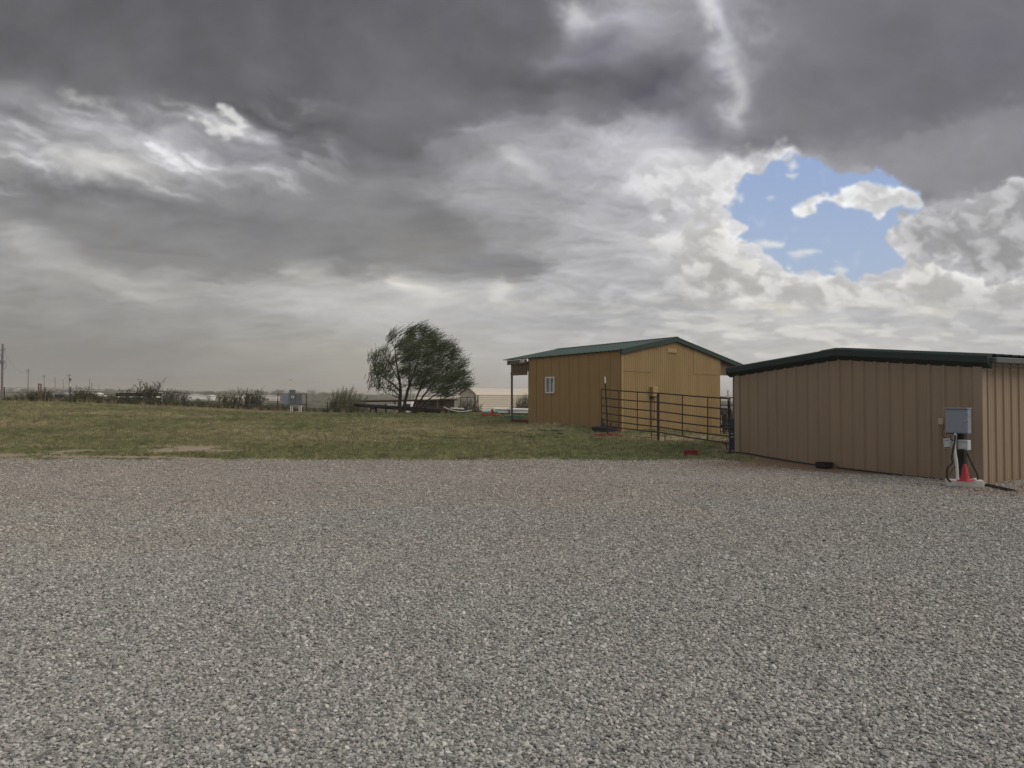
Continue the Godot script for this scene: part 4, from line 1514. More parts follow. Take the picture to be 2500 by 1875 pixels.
# ------------------------------------------------------------------ pipe gates, posts, tyre
func build_gates() -> void:
	var la := [950.2, 971.0, 990.0, 1007.5, 1024.0, 1038.0]
	var lm := [959.6, 982.0, 1004.0, 1025.0, 1042.0, 1055.0]
	var lb := [973.6, 999.5, 1025.0, 1046.0, 1066.0, 1083.0]
	var da := 26.2
	var dm := 24.3
	var db := 20.9
	var t := thing("pipe_gate", on_ground(1468, da), "rusty six-rail pipe gate section ending at tyre with white-tipped stake", "gate")
	for i in 6:
		var b := MB.new()
		var a := P(1468, la[i], da)
		var m := P(1606, lm[i], dm)
		b.tube([a, a.lerp(m, 0.33) + Vector3.DOWN * 0.012, a.lerp(m, 0.66) + Vector3.DOWN * 0.012, m], [0.021], 8)
		put(b, "rail", M.rust, t)
	for q in [[1468.0, 0], [1511.0, 1], [1556.0, 2]]:
		var b := MB.new()
		var f: float = (q[0] - 1468.0) / (1606.0 - 1468.0)
		f = f * da / lerpf(dm, da, f)
		f = clampf(f, 0.0, 1.0)
		b.tube([P(1468, la[0], da).lerp(P(1606, lm[0], dm), f), P(1468, la[5], da).lerp(P(1606, lm[5], dm), f)], [0.017], 8)
		put(b, "upright", M.rust, t)
	var lg := MB.new()
	var f0 := G(1591, 1073)
	lg.tube([f0 + Vector3.DOWN * 0.05, f0 + Vector3.UP * 0.28], [0.016], 8)
	put(lg, "leg", M.rust, t)
	t = thing("pipe_gate", on_ground(1785, db), "rusty six-rail pipe gate section closed against the blue barrel", "gate")
	for i in 6:
		var b := MB.new()
		b.tube([P(1608, lm[i], dm - 0.02), P(1608, lm[i], dm - 0.02).lerp(P(1783, lb[i], db), 0.5) + Vector3.DOWN * 0.01, P(1783, lb[i], db)], [0.021], 8)
		put(b, "rail", M.rust, t)
	for u in [1666.0, 1728.0, 1782.0]:
		var b := MB.new()
		var f: float = (u - 1608.0) / (1783.0 - 1608.0)
		f = clampf(f * dm / lerpf(db, dm, f), 0.0, 1.0)
		b.tube([P(1608, lm[0], dm).lerp(P(1783, lb[0], db), f), P(1608, lm[5], dm).lerp(P(1783, lb[5], db), f)], [0.017], 8)
		put(b, "upright", M.rust, t)
	lg = MB.new()
	f0 = G(1623.5, 1079)
	lg.tube([f0 + Vector3.DOWN * 0.05, f0 + Vector3.UP * 0.27], [0.018], 8)
	put(lg, "leg", M.rust, t)
	# heavy post between the two gates
	var mp := on_ground(1607, dm - 0.03)
	var pt := thing("gate_post", mp, "thick dark steel post where the two pipe gates meet", "post")
	var pb := MB.new()
	pb.tube([mp + Vector3.DOWN * 0.2, Vector3(mp.x, P(1607, 960.5, dm).y, mp.z)], [0.045], 12)
	put(pb, "post", M.steel_dark, pt)
	for i in [1, 3, 5]:
		pb = MB.new()
		pb.lathe(Transform3D(Basis(), P(1607, lm[i], dm - 0.03) - Vector3.UP * 0.02), [Vector2(0.053, 0), Vector2(0.053, 0.04)], 12)
		put(pb, "hinge_strap", M.rust, pt)
	pb = MB.new()
	pb.lathe(Transform3D(Basis(), Vector3(mp.x, P(1607, 960.5, dm).y - 0.01, mp.z)), [Vector2(0.052, 0), Vector2(0.052, 0.03), Vector2(0.0, 0.045)], 12)
	put(pb, "cap", M.rust, pt)
	# latch post beside the barrel
	var bp := G(1782.5, 1109)
	pt = thing("latch_post", bp, "slim black steel post standing against the blue barrel", "post")
	pb = MB.new()
	pb.tube([bp + Vector3.DOWN * 0.2, Vector3(bp.x, P(1781, 1030, -bp.z).y, bp.z)], [0.024], 10)
	put(pb, "post", M.steel_dark, pt)
	var bp2 := P(1795.0, 1109, 20.55)
	bp2.y = H(bp2.x, bp2.z)
	pt = thing("corner_post", bp2, "tall black pipe post at the corner of the brown shed", "post")
	pb = MB.new()
	pb.tube([bp2 + Vector3.DOWN * 0.2, Vector3(bp2.x, P(1795, 972, 20.55).y, bp2.z)], [0.022], 10)
	put(pb, "post", M.steel_dark, pt)
	for y in [0.55, 1.15]:
		pb = MB.new()
		pb.tube([bp2 + Vector3.UP * y + Vector3(-0.03, 0, 0.02), bp2 + Vector3.UP * (y + 0.05) + Vector3(0.05, 0, 0.03)], [0.012], 6)
		put(pb, "wire_tie", M.steel_dark, pt)
	# the two stakes with white tips
	stake(P(1484.0, 1049, 26.0), P(1477.0, 920, 25.9), 0.12, "leaning dark steel stake with white tip standing in the tyre")
	var s2 := on_ground(1781.5, 22.0)
	stake(s2, P(1777.0, 952, 22.0), 0.16, "dark steel stake with grey tip behind the gate beside barrel")
	# tyre lying flat with a sawn stump in it
	var tp := G(1477, 1058)
	tp += Vector3(0, 0, -0.25)
	tp.y = H(tp.x, tp.z) + 0.03
	var tyre := thing("tyre", tp, "black tyre lying flat on the grass by the pipe gate", "tyre")
	var tb := MB.new()
	tb.lathe(Transform3D(Basis(), tp), tyre_profile(0.43, 0.22, 0.19), 36, true)
	put(tb, "carcass", M.rubber, tyre)
	for k in 36:
		var a := TAU * (k + 0.5) / 36.0
		tb = MB.new()
		var dirv := Vector3(cos(a), 0, sin(a))
		tb.box(at_to(tp + dirv * 0.428 + Vector3.UP * 0.095, Vector3(-dirv.z, 0, dirv.x), Vector3.UP), Vector3(0.052, 0.13, 0.022), 0.004)
		put(tb, "tread_block", M.rubber, tyre)
	var st := thing("stump", tp + Vector3(-0.1, 0, 0), "grey weathered wooden stubs standing inside the flat tyre", "stump")
	for q in [[-0.09, 0.12, 0.50, 0.04], [0.06, 0.10, 0.34, -0.06], [0.2, 0.09, 0.33, 0.05]]:
		tb = MB.new()
		var p := tp + Vector3(q[0], 0, 0.02)
		tb.tube([p, p + Vector3(q[3] * 0.4, q[2] * 0.5, 0), p + Vector3(q[3], q[2], 0.02)], [q[1] * 0.62, q[1] * 0.5, q[1] * 0.28], 7)
		put(tb, "stub", M.wood_grey_dark, st)
	# coiled red hose
	var cp := G(1483, 1067)
	var coil := thing("hose_coil", cp, "flat coil of thin red hose in front of the tyre", "hose")
	var rng := RandomNumberGenerator.new()
	rng.seed = 4
	for k in 6:
		var pts := []
		var rx := rng.randf_range(0.36, 0.5)
		var rz := rng.randf_range(0.2, 0.34)
		var ox := rng.randf_range(-0.08, 0.08)
		for i in 25:
			var a := TAU * i / 24.0 + k
			var p := cp + Vector3(cos(a) * rx + ox, 0, sin(a) * rz - 0.12)
			p.y = H(p.x, p.z) + 0.02 + k * 0.012 + 0.008 * sin(a * 3.0 + k)
			pts.append(p)
		tb = MB.new()
		tb.tube(pts, [0.011], 6, false)
		put(tb, "loop", M.cord, coil)
	tb = MB.new()
	var tail := []
	for q in [[1523, 1062], [1512, 1066], [1498, 1068], [1470, 1071], [1441, 1063]]:
		var p := G(q[0], q[1])
		tail.append(p + Vector3.UP * 0.02)
	tb.tube(smooth(tail, 5), [0.011], 6)
	put(tb, "tail", M.cord, coil)

func stake(foot: Vector3, top: Vector3, white: float, label: String) -> void:
	var at := Vector3(foot.x, H(foot.x, foot.z), foot.z)
	var t := thing("stake", at, label, "stake")
	var dir := (top - foot).normalized()
	var neck := top - dir * white * 1.8
	var b := MB.new()
	b.beam(at - dir * 0.1, neck, 0.045, 0.012, Vector3.BACK)
	b.beam(at - dir * 0.1, neck, 0.012, 0.04, Vector3.BACK)
	put(b, "shaft", M.steel_dark, t)
	b = MB.new()
	b.beam(neck, top, 0.047, 0.014, Vector3.BACK)
	b.beam(neck, top, 0.014, 0.042, Vector3.BACK)
	put(b, "painted_tip", M.pvc, t)
	for i in 9:
		b = MB.new()
		var p := at.lerp(neck, (i + 1) / 10.0)
		b.box(at_to(p + Vector3(0, 0, 0.02), Vector3.RIGHT, Vector3.UP), Vector3(0.016, 0.02, 0.014), 0.003)
		put(b, "stud", M.steel_dark, t)

func tyre_profile(r: float, hole: float, h: float) -> Array:
	return [Vector2(hole, h * 0.2), Vector2(hole + 0.03, h * 0.06), Vector2(r * 0.8, 0.0), Vector2(r * 0.94, h * 0.03), Vector2(r, h * 0.2), Vector2(r, h * 0.8), Vector2(r * 0.94, h * 0.97), Vector2(r * 0.8, h), Vector2(hole + 0.03, h * 0.94), Vector2(hole, h * 0.8), Vector2(hole + 0.06, h * 0.7), Vector2(hole + 0.06, h * 0.3)]

# ------------------------------------------------------------------ things in the yard
func build_yard_things() -> void:
	# blue drum behind the corner of the brown shed
	var bc := Vector3(6.42, 0, -21.4)
	bc.y = H(bc.x, bc.z)
	var bar := thing("barrel", bc, "dark blue plastic drum behind the corner of the brown shed", "barrel")
	var b := MB.new()
	b.lathe(Transform3D(Basis(), bc), [Vector2(0.0, 0.0), Vector2(0.27, 0.0), Vector2(0.29, 0.03), Vector2(0.29, 0.27), Vector2(0.3, 0.285), Vector2(0.3, 0.305), Vector2(0.29, 0.32), Vector2(0.29, 0.57), Vector2(0.3, 0.585), Vector2(0.3, 0.605), Vector2(0.29, 0.62), Vector2(0.285, 0.84), Vector2(0.27, 0.88), Vector2(0.245, 0.885), Vector2(0.24, 0.865), Vector2(0.0, 0.865)], 32)
	put(b, "drum", M.blue, bar)
	for q in [[0.44, 0.09, 0.022, -0.02], [0.35, 0.11, 0.02, 0.0], [0.325, 0.05, 0.012, -0.02], [0.30, 0.07, 0.01, 0.01]]:
		b = MB.new()
		for i in 3:
			var g: float = deg_to_rad(150.0) + (i - 1) * q[1] * 1.1 - q[3] * 2.0
			var n := Vector3(cos(g), 0, sin(g))
			b.box(at_to(bc + n * 0.291 + Vector3.UP * q[0], Vector3(-n.z, 0, n.x), Vector3.UP), Vector3(q[1] * 0.22, q[2], 0.003))
		put(b, "print", M.pvc, bar)
	# spare tyre hung on the shed wall above it
	var wp := Vector3(6.04, 0, -20.4) + Vector3(0.857, 0, -0.514) * 0.55
	var wn := Vector3(-0.514, 0, -0.857)
	var tc := Vector3(wp.x, P(1793, 978, 21).y, wp.z) + wn * 0.12
	var ty := thing("wheel", tc, "dark spare wheel hung on the brown shed above the blue drum", "wheel")
	b = MB.new()
	var wt := Transform3D(Basis(Vector3(0.857, 0, -0.514), wn, Vector3.UP), tc - wn * 0.09)
	b.lathe(wt, tyre_profile(0.33, 0.19, 0.19), 30, true)
	put(b, "tyre", M.rubber, ty)
	b = MB.new()
	b.lathe(wt, [Vector2(0.0, 0.11), Vector2(0.06, 0.115), Vector2(0.17, 0.09), Vector2(0.2, 0.13)], 24)
	put(b, "rim", M.steel_dark, ty)
	# red painted concrete block
	var rp := G(1686.5, 1113.5)
	var blk := thing("block", rp, "red painted concrete block on the edge of the lawn", "block")
	var bx := Transform3D(Basis(Vector3.UP, 0.12), rp)
	b = MB.new()
	for q in [[0.0, 0.085, 0.32, 0.032], [0.0, -0.085, 0.32, 0.032]]:
		b.box(bx * Transform3D(Basis(), Vector3(q[0], 0.078, q[1])), Vector3(q[2], 0.165, q[3]), 0.006)
	put(b, "face_shell", M.red, blk)
	for x in [-0.143, 0.0, 0.143]:
		b = MB.new()
		b.box(bx * Transform3D(Basis(), Vector3(x, 0.076, 0)), Vector3(0.034, 0.16, 0.138), 0.002)
		put(b, "web", M.red, blk)
	# black rubber tub by the wall
	var up := G(2064.5, 1139)
	var tub_gap := (up - Vector3(9.28, 0, -15.0)).dot(Vector3(-0.857, 0, 0.514))
	up += Vector3(-0.857, 0, 0.514) * (0.27 - tub_gap)
	up.y = H(up.x, up.z) + 0.01
	var tub := thing("feed_tub", up, "low black rubber tub against the brown shed wall", "tub")
	b = MB.new()
	var tr := Transform3D(Basis(Vector3.UP, 0.3).scaled(Vector3(1.0, 1.0, 0.8)), up + Vector3(0.02, 0, -0.06))
	b.lathe(tr, [Vector2(0.0, 0.0), Vector2(0.175, 0.0), Vector2(0.185, 0.02), Vector2(0.195, 0.115), Vector2(0.205, 0.12), Vector2(0.205, 0.135), Vector2(0.18, 0.135), Vector2(0.165, 0.03), Vector2(0.0, 0.025)], 28)
	put(b, "bowl", M.rubber, tub)
	b = MB.new()
	b.lathe(tr, [Vector2(0.186, 0.06), Vector2(0.2, 0.065), Vector2(0.2, 0.075), Vector2(0.19, 0.08)], 28)
	put(b, "rib", M.rubber, tub)
	# black poly pipes lying in the grass
	for q in [[[1188, 1056.5], [1205, 1057.5], [1230, 1058.5], [1256, 1059]], [[1290, 1053.5], [1315, 1052.5], [1345, 1053.5], [1376, 1054.5]], [[1251, 1069.5], [1268, 1067.8], [1284, 1068.4], [1302, 1070.6]], [[1336, 1061], [1356, 1060.6], [1377, 1061]], [[1122, 1072.8], [1135, 1072.4], [1149, 1072.8]], [[1030, 1070.8], [1060, 1071.2], [1090, 1072.2], [1118, 1072.6]], [[1552, 1068.5], [1570, 1070], [1588, 1071]], [[1628, 1078], [1645, 1080], [1660, 1083]], [[1752, 1106], [1768, 1106.8], [1780, 1107]]]:
		var pts := []
		for w in q:
			pts.append(G(w[0], w[1]) + Vector3.UP * 0.035)
		b = MB.new()
		b.tube(smooth(pts, 4), [0.028 if q[0][0] < 1500 else 0.014], 7)
		whole(b, "poly_pipe", M.black, pts[0], "black pipe lying in the lawn in front of the shed window" if q[0][0] > 1280 and q[0][0] < 1500 else "black pipe lying in the lawn near the porch post" if q[0][0] > 1180 and q[0][0] < 1280 else "black pipe lying in the lawn below the red implement" if q[0][0] < 1180 and q[0][0] > 1100 else "long black pipe lying in the lawn below the tree" if q[0][0] < 1100 else "thin black pipe end beside the thick gate post" if q[0][0] < 1740 else "thin black pipe end beside the blue drum", "pipe", "black pipes in the lawn")
	# black hose hanging from the gate end
	var hp := [P(1772.5, 1083, 21.2), P(1774.5, 1096, 21.1), P(1779, 1106, 21.0)]
	b = MB.new()
	b.tube(smooth(hp, 5), [0.013], 6)
	whole(b, "hose", M.black, hp[2], "short black hose hanging off the bottom gate rail by barrel", "hose")
	# pale rubble
	var rng := RandomNumberGenerator.new()
	rng.seed = 12
	for q in [[1254, 1052.5, 0.09], [1261, 1053.5, 0.07], [1267, 1052.4, 0.08], [1259, 1056.0, 0.07], [1263, 1057.4, 0.08], [1371, 1076.5, 0.05], [536, 1054.5, 0.12], [905, 1077, 0.10], [915, 1078, 0.08], [92, 1117, 0.05], [1627, 1071, 0.06], [1608, 1068, 0.05], [1580, 1065, 0.06], [1560, 1067, 0.05], [1770, 1074, 0.07], [1763, 1072, 0.05], [1540, 1066, 0.05], [1700, 1080, 0.05]]:
		var p := G(q[0], q[1])
		b = MB.new()
		rock(b, p + Vector3.UP * q[2] * 0.2, q[2], rng)
		whole(b, "stone", M.stone, p, "pale stone in the small rubble patch near the porch" if q[0] > 1240 and q[0] < 1280 else "pale stone in the worn soil behind the pipe gates" if q[0] > 1500 else "pale stone in the lawn left of the tyre" if q[0] == 1371 else "pale stone in the lawn below the pipe rack" if q[0] > 900 else "pale flat stone in the lawn left of the meter boxes" if q[0] == 536 else "pale stone on bare soil at the gravel edge", "stone", "pale stones in the lawn")
	# implement and a second pipe panel between the sheds, seen through the gate
	var ip := on_ground(1771, 30.0)
	var t := thing("implement", ip, "black steel farm implement parked behind the gate between the sheds", "implement")
	for q in [[[1764, 1000], [1768, 1058]], [[1772, 1010], [1783, 1062]], [[1766, 1055], [1771, 1010]], [[1769, 1008], [1777, 1040]], [[1781, 1008], [1790, 1050]], [[1785, 1004], [1793, 1052]], [[1777, 1015], [1772, 1060]]]:
		b = MB.new()
		b.beam(P(q[0][0], q[0][1], 30.0), P(q[1][0], q[1][1], 29.8), 0.09, 0.09, Vector3.BACK, 0.01)
		put(b, "strut", M.steel_dark, t)
	for q in [[[1760, 1009], [1786, 1004], 0.13], [[1759, 1040], [1788, 1036], 0.11], [[1762, 1000], [1774, 1003], 0.07], [[1766, 1025], [1772, 1026], 0.12]]:
		b = MB.new()
		b.beam(P(q[0][0], q[0][1], 30.0), P(q[1][0], q[1][1], 30.1), 0.1, q[2], Vector3.UP, 0.01)
		put(b, "crossbar", M.steel_dark, t)
	b = MB.new()
	b.lathe(Transform3D(Basis(Vector3.RIGHT, PI / 2.0), P(1777, 1036, 29.6)), tyre_profile(0.2, 0.1, 0.14), 20, true)
	put(b, "tail_wheel", M.rubber, t)
	t = thing("corral_fence", on_ground(1760, 31.5), "thin rusty pipe panel standing at the far corner of yellow shed", "fence")
	for v in [969.0, 989.0, 1009.0, 1033.0, 1053.0, 1063.0]:
		b = MB.new()
		b.tube([P(1759, v, 31.3), P(1798, v + 2.0, 30.6)], [0.018], 7)
		put(b, "rail", M.rust, t)
	for u in [1759.0, 1797.0]:
		b = MB.new()
		b.tube([P(u, 968, 31.3 if u < 1770 else 30.6), P(u, 1066, 31.3 if u < 1770 else 30.6)], [0.02], 7)
		put(b, "upright", M.rust, t)

func rock(b: MB, at: Vector3, s: float, rng: RandomNumberGenerator) -> void:
	var rings := []
	for lat in [-0.7, 0.0, 0.65]:
		var pts := []
		for k in 7:
			var a := TAU * (k + 0.4 * rng.randf()) / 7.0
			var r := sqrt(1.0 - lat * lat) * rng.randf_range(0.8, 1.1) * s * 0.5
			pts.append(at + Vector3(cos(a) * r, lat * s * 0.38, sin(a) * r * 0.8))
		rings.append(pts)
	for i in 2:
		for k in 7:
			var k2 := (k + 1) % 7
			b.out([rings[i][k], rings[i][k2], rings[i + 1][k2]], at)
			b.out([rings[i][k], rings[i + 1][k2], rings[i + 1][k]], at)
	b.out(rings[2], at)

func build_pedestal() -> void:
	var along := Vector3(-0.514, 0, -0.857)
	var front := Vector3(-0.857, 0, 0.514)
	var d0 := 14.45
	var c := P(2349, 1186, d0)
	c.y = H(c.x, c.z) + 0.03
	# concrete pad
	var pad := thing("concrete_pad", c, "small white concrete pad under the red traffic cone", "pad")
	var b := MB.new()
	var pc := G(2353, 1191) + Vector3(0, 0.06, 0)
	pc.y = c.y + 0.065
	b.box(at_to(pc + front * -0.02, Vector3(0.93, 0, 0.36), Vector3.UP), Vector3(0.62, 0.13, 0.26), 0.012)
	put(b, "slab", M.concrete, pad)
	var top := pc.y + 0.065
	# electrical pedestal
	var post := P(2349, 1100, 14.75)
	var base := Vector3(post.x, H(post.x, post.z) + 0.02, post.z)
	var t := thing("power_pedestal", base, "grey electrical panel on a black post against the brown shed", "electrical panel")
	b = MB.new()
	b.box(at_to(Vector3(post.x, 0.75, post.z), along, Vector3.UP), Vector3(0.14, 1.5, 0.12), 0.01)
	put(b, "post", M.black_wood, t)
	var bx := Vector3(post.x, 1.305, post.z) + front * 0.13
	var xa := along
	b = MB.new()
	b.box(at_to(bx, xa, Vector3.UP), Vector3(0.43, 0.475, 0.12), 0.006)
	var cab := put(b, "cabinet", M.panel_grey, t)
	b = MB.new()
	b.box(at_to(bx + front * 0.064 - Vector3.UP * 0.005, xa, Vector3.UP), Vector3(0.415, 0.44, 0.012), 0.004)
	var door := put(b, "door", M.panel_grey, cab)
	b = MB.new()
	b.box(at_to(bx + front * 0.012 + Vector3.UP * 0.243, xa, Vector3.UP), Vector3(0.455, 0.018, 0.17), 0.004)
	put(b, "rain_hood", M.panel_grey, cab)
	b = MB.new()
	b.box(at_to(bx + front * 0.085 - along * 0.18 + Vector3.UP * 0.01, xa, Vector3.UP), Vector3(0.02, 0.03, 0.03), 0.004)
	b.tube([bx + front * 0.09 - along * 0.18, bx + front * 0.085 - along * 0.185 + Vector3.DOWN * 0.1], [0.003], 5)
	put(b, "latch", M.galv, cab)
	b = MB.new()
	b.tube([bx - along * 0.225 + Vector3.UP * 0.1, bx - along * 0.235 + Vector3.UP * 0.1], [0.012], 8)
	put(b, "hinge_knob", M.galv, cab)
	b = MB.new()
	b.box(at_to(bx + Vector3.DOWN * 0.248 + along * 0.06, xa, Vector3.UP), Vector3(0.3, 0.018, 0.09))
	put(b, "knockout_plate", M.black, cab)
	# outlet boxes low on the post
	for s in 2:
		var o := Vector3(post.x, 0.845, post.z) + front * 0.11 + (-along * 0.10 if s == 0 else along * 0.19)
		var tilt := 0.0 if s == 0 else -0.12
		var xx := (xa * cos(tilt) + Vector3.UP * sin(tilt)).normalized()
		if s == 1:
			o += Vector3.UP * 0.02
		b = MB.new()
		b.box(at_to(o, xx, Vector3.UP), Vector3(0.19 if s == 0 else 0.15, 0.19, 0.12), 0.006)
		var ob := put(b, "outlet_box", M.box_white, t)
		b = MB.new()
		b.box(at_to(o + front * 0.066 - Vector3.UP * 0.02, xx, Vector3.UP), Vector3(0.14 if s == 0 else 0.11, 0.115, 0.018), 0.006)
		put(b, "cover", M.box_white, ob)
		b = MB.new()
		b.box(at_to(o + front * 0.064 + Vector3.UP * 0.062, xx, Vector3.UP), Vector3(0.19 if s == 0 else 0.15, 0.006, 0.012))
		put(b, "lid_seam", M.panel_grey2, ob)
		b = MB.new()
		b.box(at_to(o + front * 0.066 - Vector3.UP * 0.084, xx, Vector3.UP), Vector3(0.13 if s == 0 else 0.10, 0.012, 0.02), 0.003)
		put(b, "lip", M.black, ob)
	# white conduit leaning down from the cabinet
	b = MB.new()
	b.tube(smooth([bx + Vector3.DOWN * 0.24 + along * 0.03 + front * 0.03, bx + Vector3.DOWN * 0.5 + along * 0.01 + front * 0.12, bx + Vector3.DOWN * 0.8 - along * 0.02 + front * 0.11, Vector3(bx.x, top, bx.z) - along * 0.03 + front * 0.10], 5), [0.027], 10)
	put(b, "conduit", M.white, t)
	# cables: photo path at a depth just before the post
	for q in [[[[2332, 1062], [2331, 1078], [2327, 1100], [2324, 1118], [2325, 1130], [2314, 1142], [2312, 1158], [2313, 1168], [2321, 1176]], 0.019, 14.55], [[[2357, 1062], [2357, 1076], [2361, 1092]], 0.014, 14.75], [[[2361, 1106], [2366, 1117], [2373, 1132], [2382, 1150], [2387, 1163], [2387, 1181]], 0.016, 14.55], [[[2321, 1062], [2321, 1071], [2327, 1075], [2333, 1073]], 0.009, 14.6], [[[2337, 1118], [2334, 1134], [2322, 1152], [2316, 1160]], 0.007, 14.7]]:
		var pts := []
		for w in q[0]:
			pts.append(P(w[0], w[1], q[2]))
		b = MB.new()
		b.tube(smooth(pts, 4), [q[1]], 8)
		put(b, "cable", M.black, t)
	# traffic cone
	var cp := P(2356, 1178, 14.36)
	cp.y = top
	var cone := thing("traffic_cone", cp, "small plain red traffic cone standing on the concrete pad", "traffic cone")
	b = MB.new()
	b.box(at_to(cp + Vector3.UP * 0.011, along, Vector3.UP), Vector3(0.21, 0.022, 0.21), 0.008)
	put(b, "base", M.cone, cone)
	b = MB.new()
	b.lathe(Transform3D(Basis(), cp), [Vector2(0.088, 0.022), Vector2(0.082, 0.04), Vector2(0.03, 0.305), Vector2(0.024, 0.318), Vector2(0.016, 0.318), Vector2(0.016, 0.25)], 28)
	put(b, "body", M.cone, cone)
	# pale stone on the pad
	var rng := RandomNumberGenerator.new()
	rng.seed = 3
	var sp := P(2379, 1180, 14.36)
	sp.y = top
	b = MB.new()
	rock(b, sp + Vector3.UP * 0.028, 0.1, rng)
	whole(b, "stone", M.stone, sp, "round cream stone beside the traffic cone on the pad", "stone")
	# flat dark drain strip on the ground at the corner
	var a := G(2402, 1189)
	var e := G(2470, 1204.5)
	var dt := thing("edging_strip", a, "dark plastic edging strip lying on gravel by shed corner", "edging")
	for s in [-1.0, 1.0]:
		b = MB.new()
		var o2: Vector3 = Vector3.UP * 0.05 + (e - a).cross(Vector3.UP).normalized() * 0.05 * s
		b.beam(a + o2, e + o2, 0.025, 0.035, Vector3.UP, 0.005)
		put(b, "side_rail", M.black, dt)
	for i in 4:
		b = MB.new()
		var m := a.lerp(e, (i + 0.5) / 4.0) + Vector3.UP * 0.045
		b.box(at_to(m, (e - a).normalized(), Vector3.UP), Vector3(0.1, 0.015, 0.08))
		put(b, "web", M.green_dark, dt)
	b = MB.new()
	var ln := []
	for q in [[2388, 1185], [2398, 1188], [2412, 1192], [2430, 1196]]:
		ln.append(G(q[0], q[1]) + Vector3.UP * 0.045)
	b.tube(smooth(ln, 4), [0.014], 6)
	whole(b, "cable", M.black, ln[0], "black cable from the pad to the shed corner", "cable")

# ------------------------------------------------------------------ the wind-blown tree
func leaf(b: MB, p: Vector3, dir: Vector3, side: Vector3, l: float, w: float) -> void:
	var q := p + dir * l
	var m := p + dir * l * 0.45
	b.tri(p, m + side * w * 0.5, q)
	b.tri(p, q, m - side * w * 0.5)

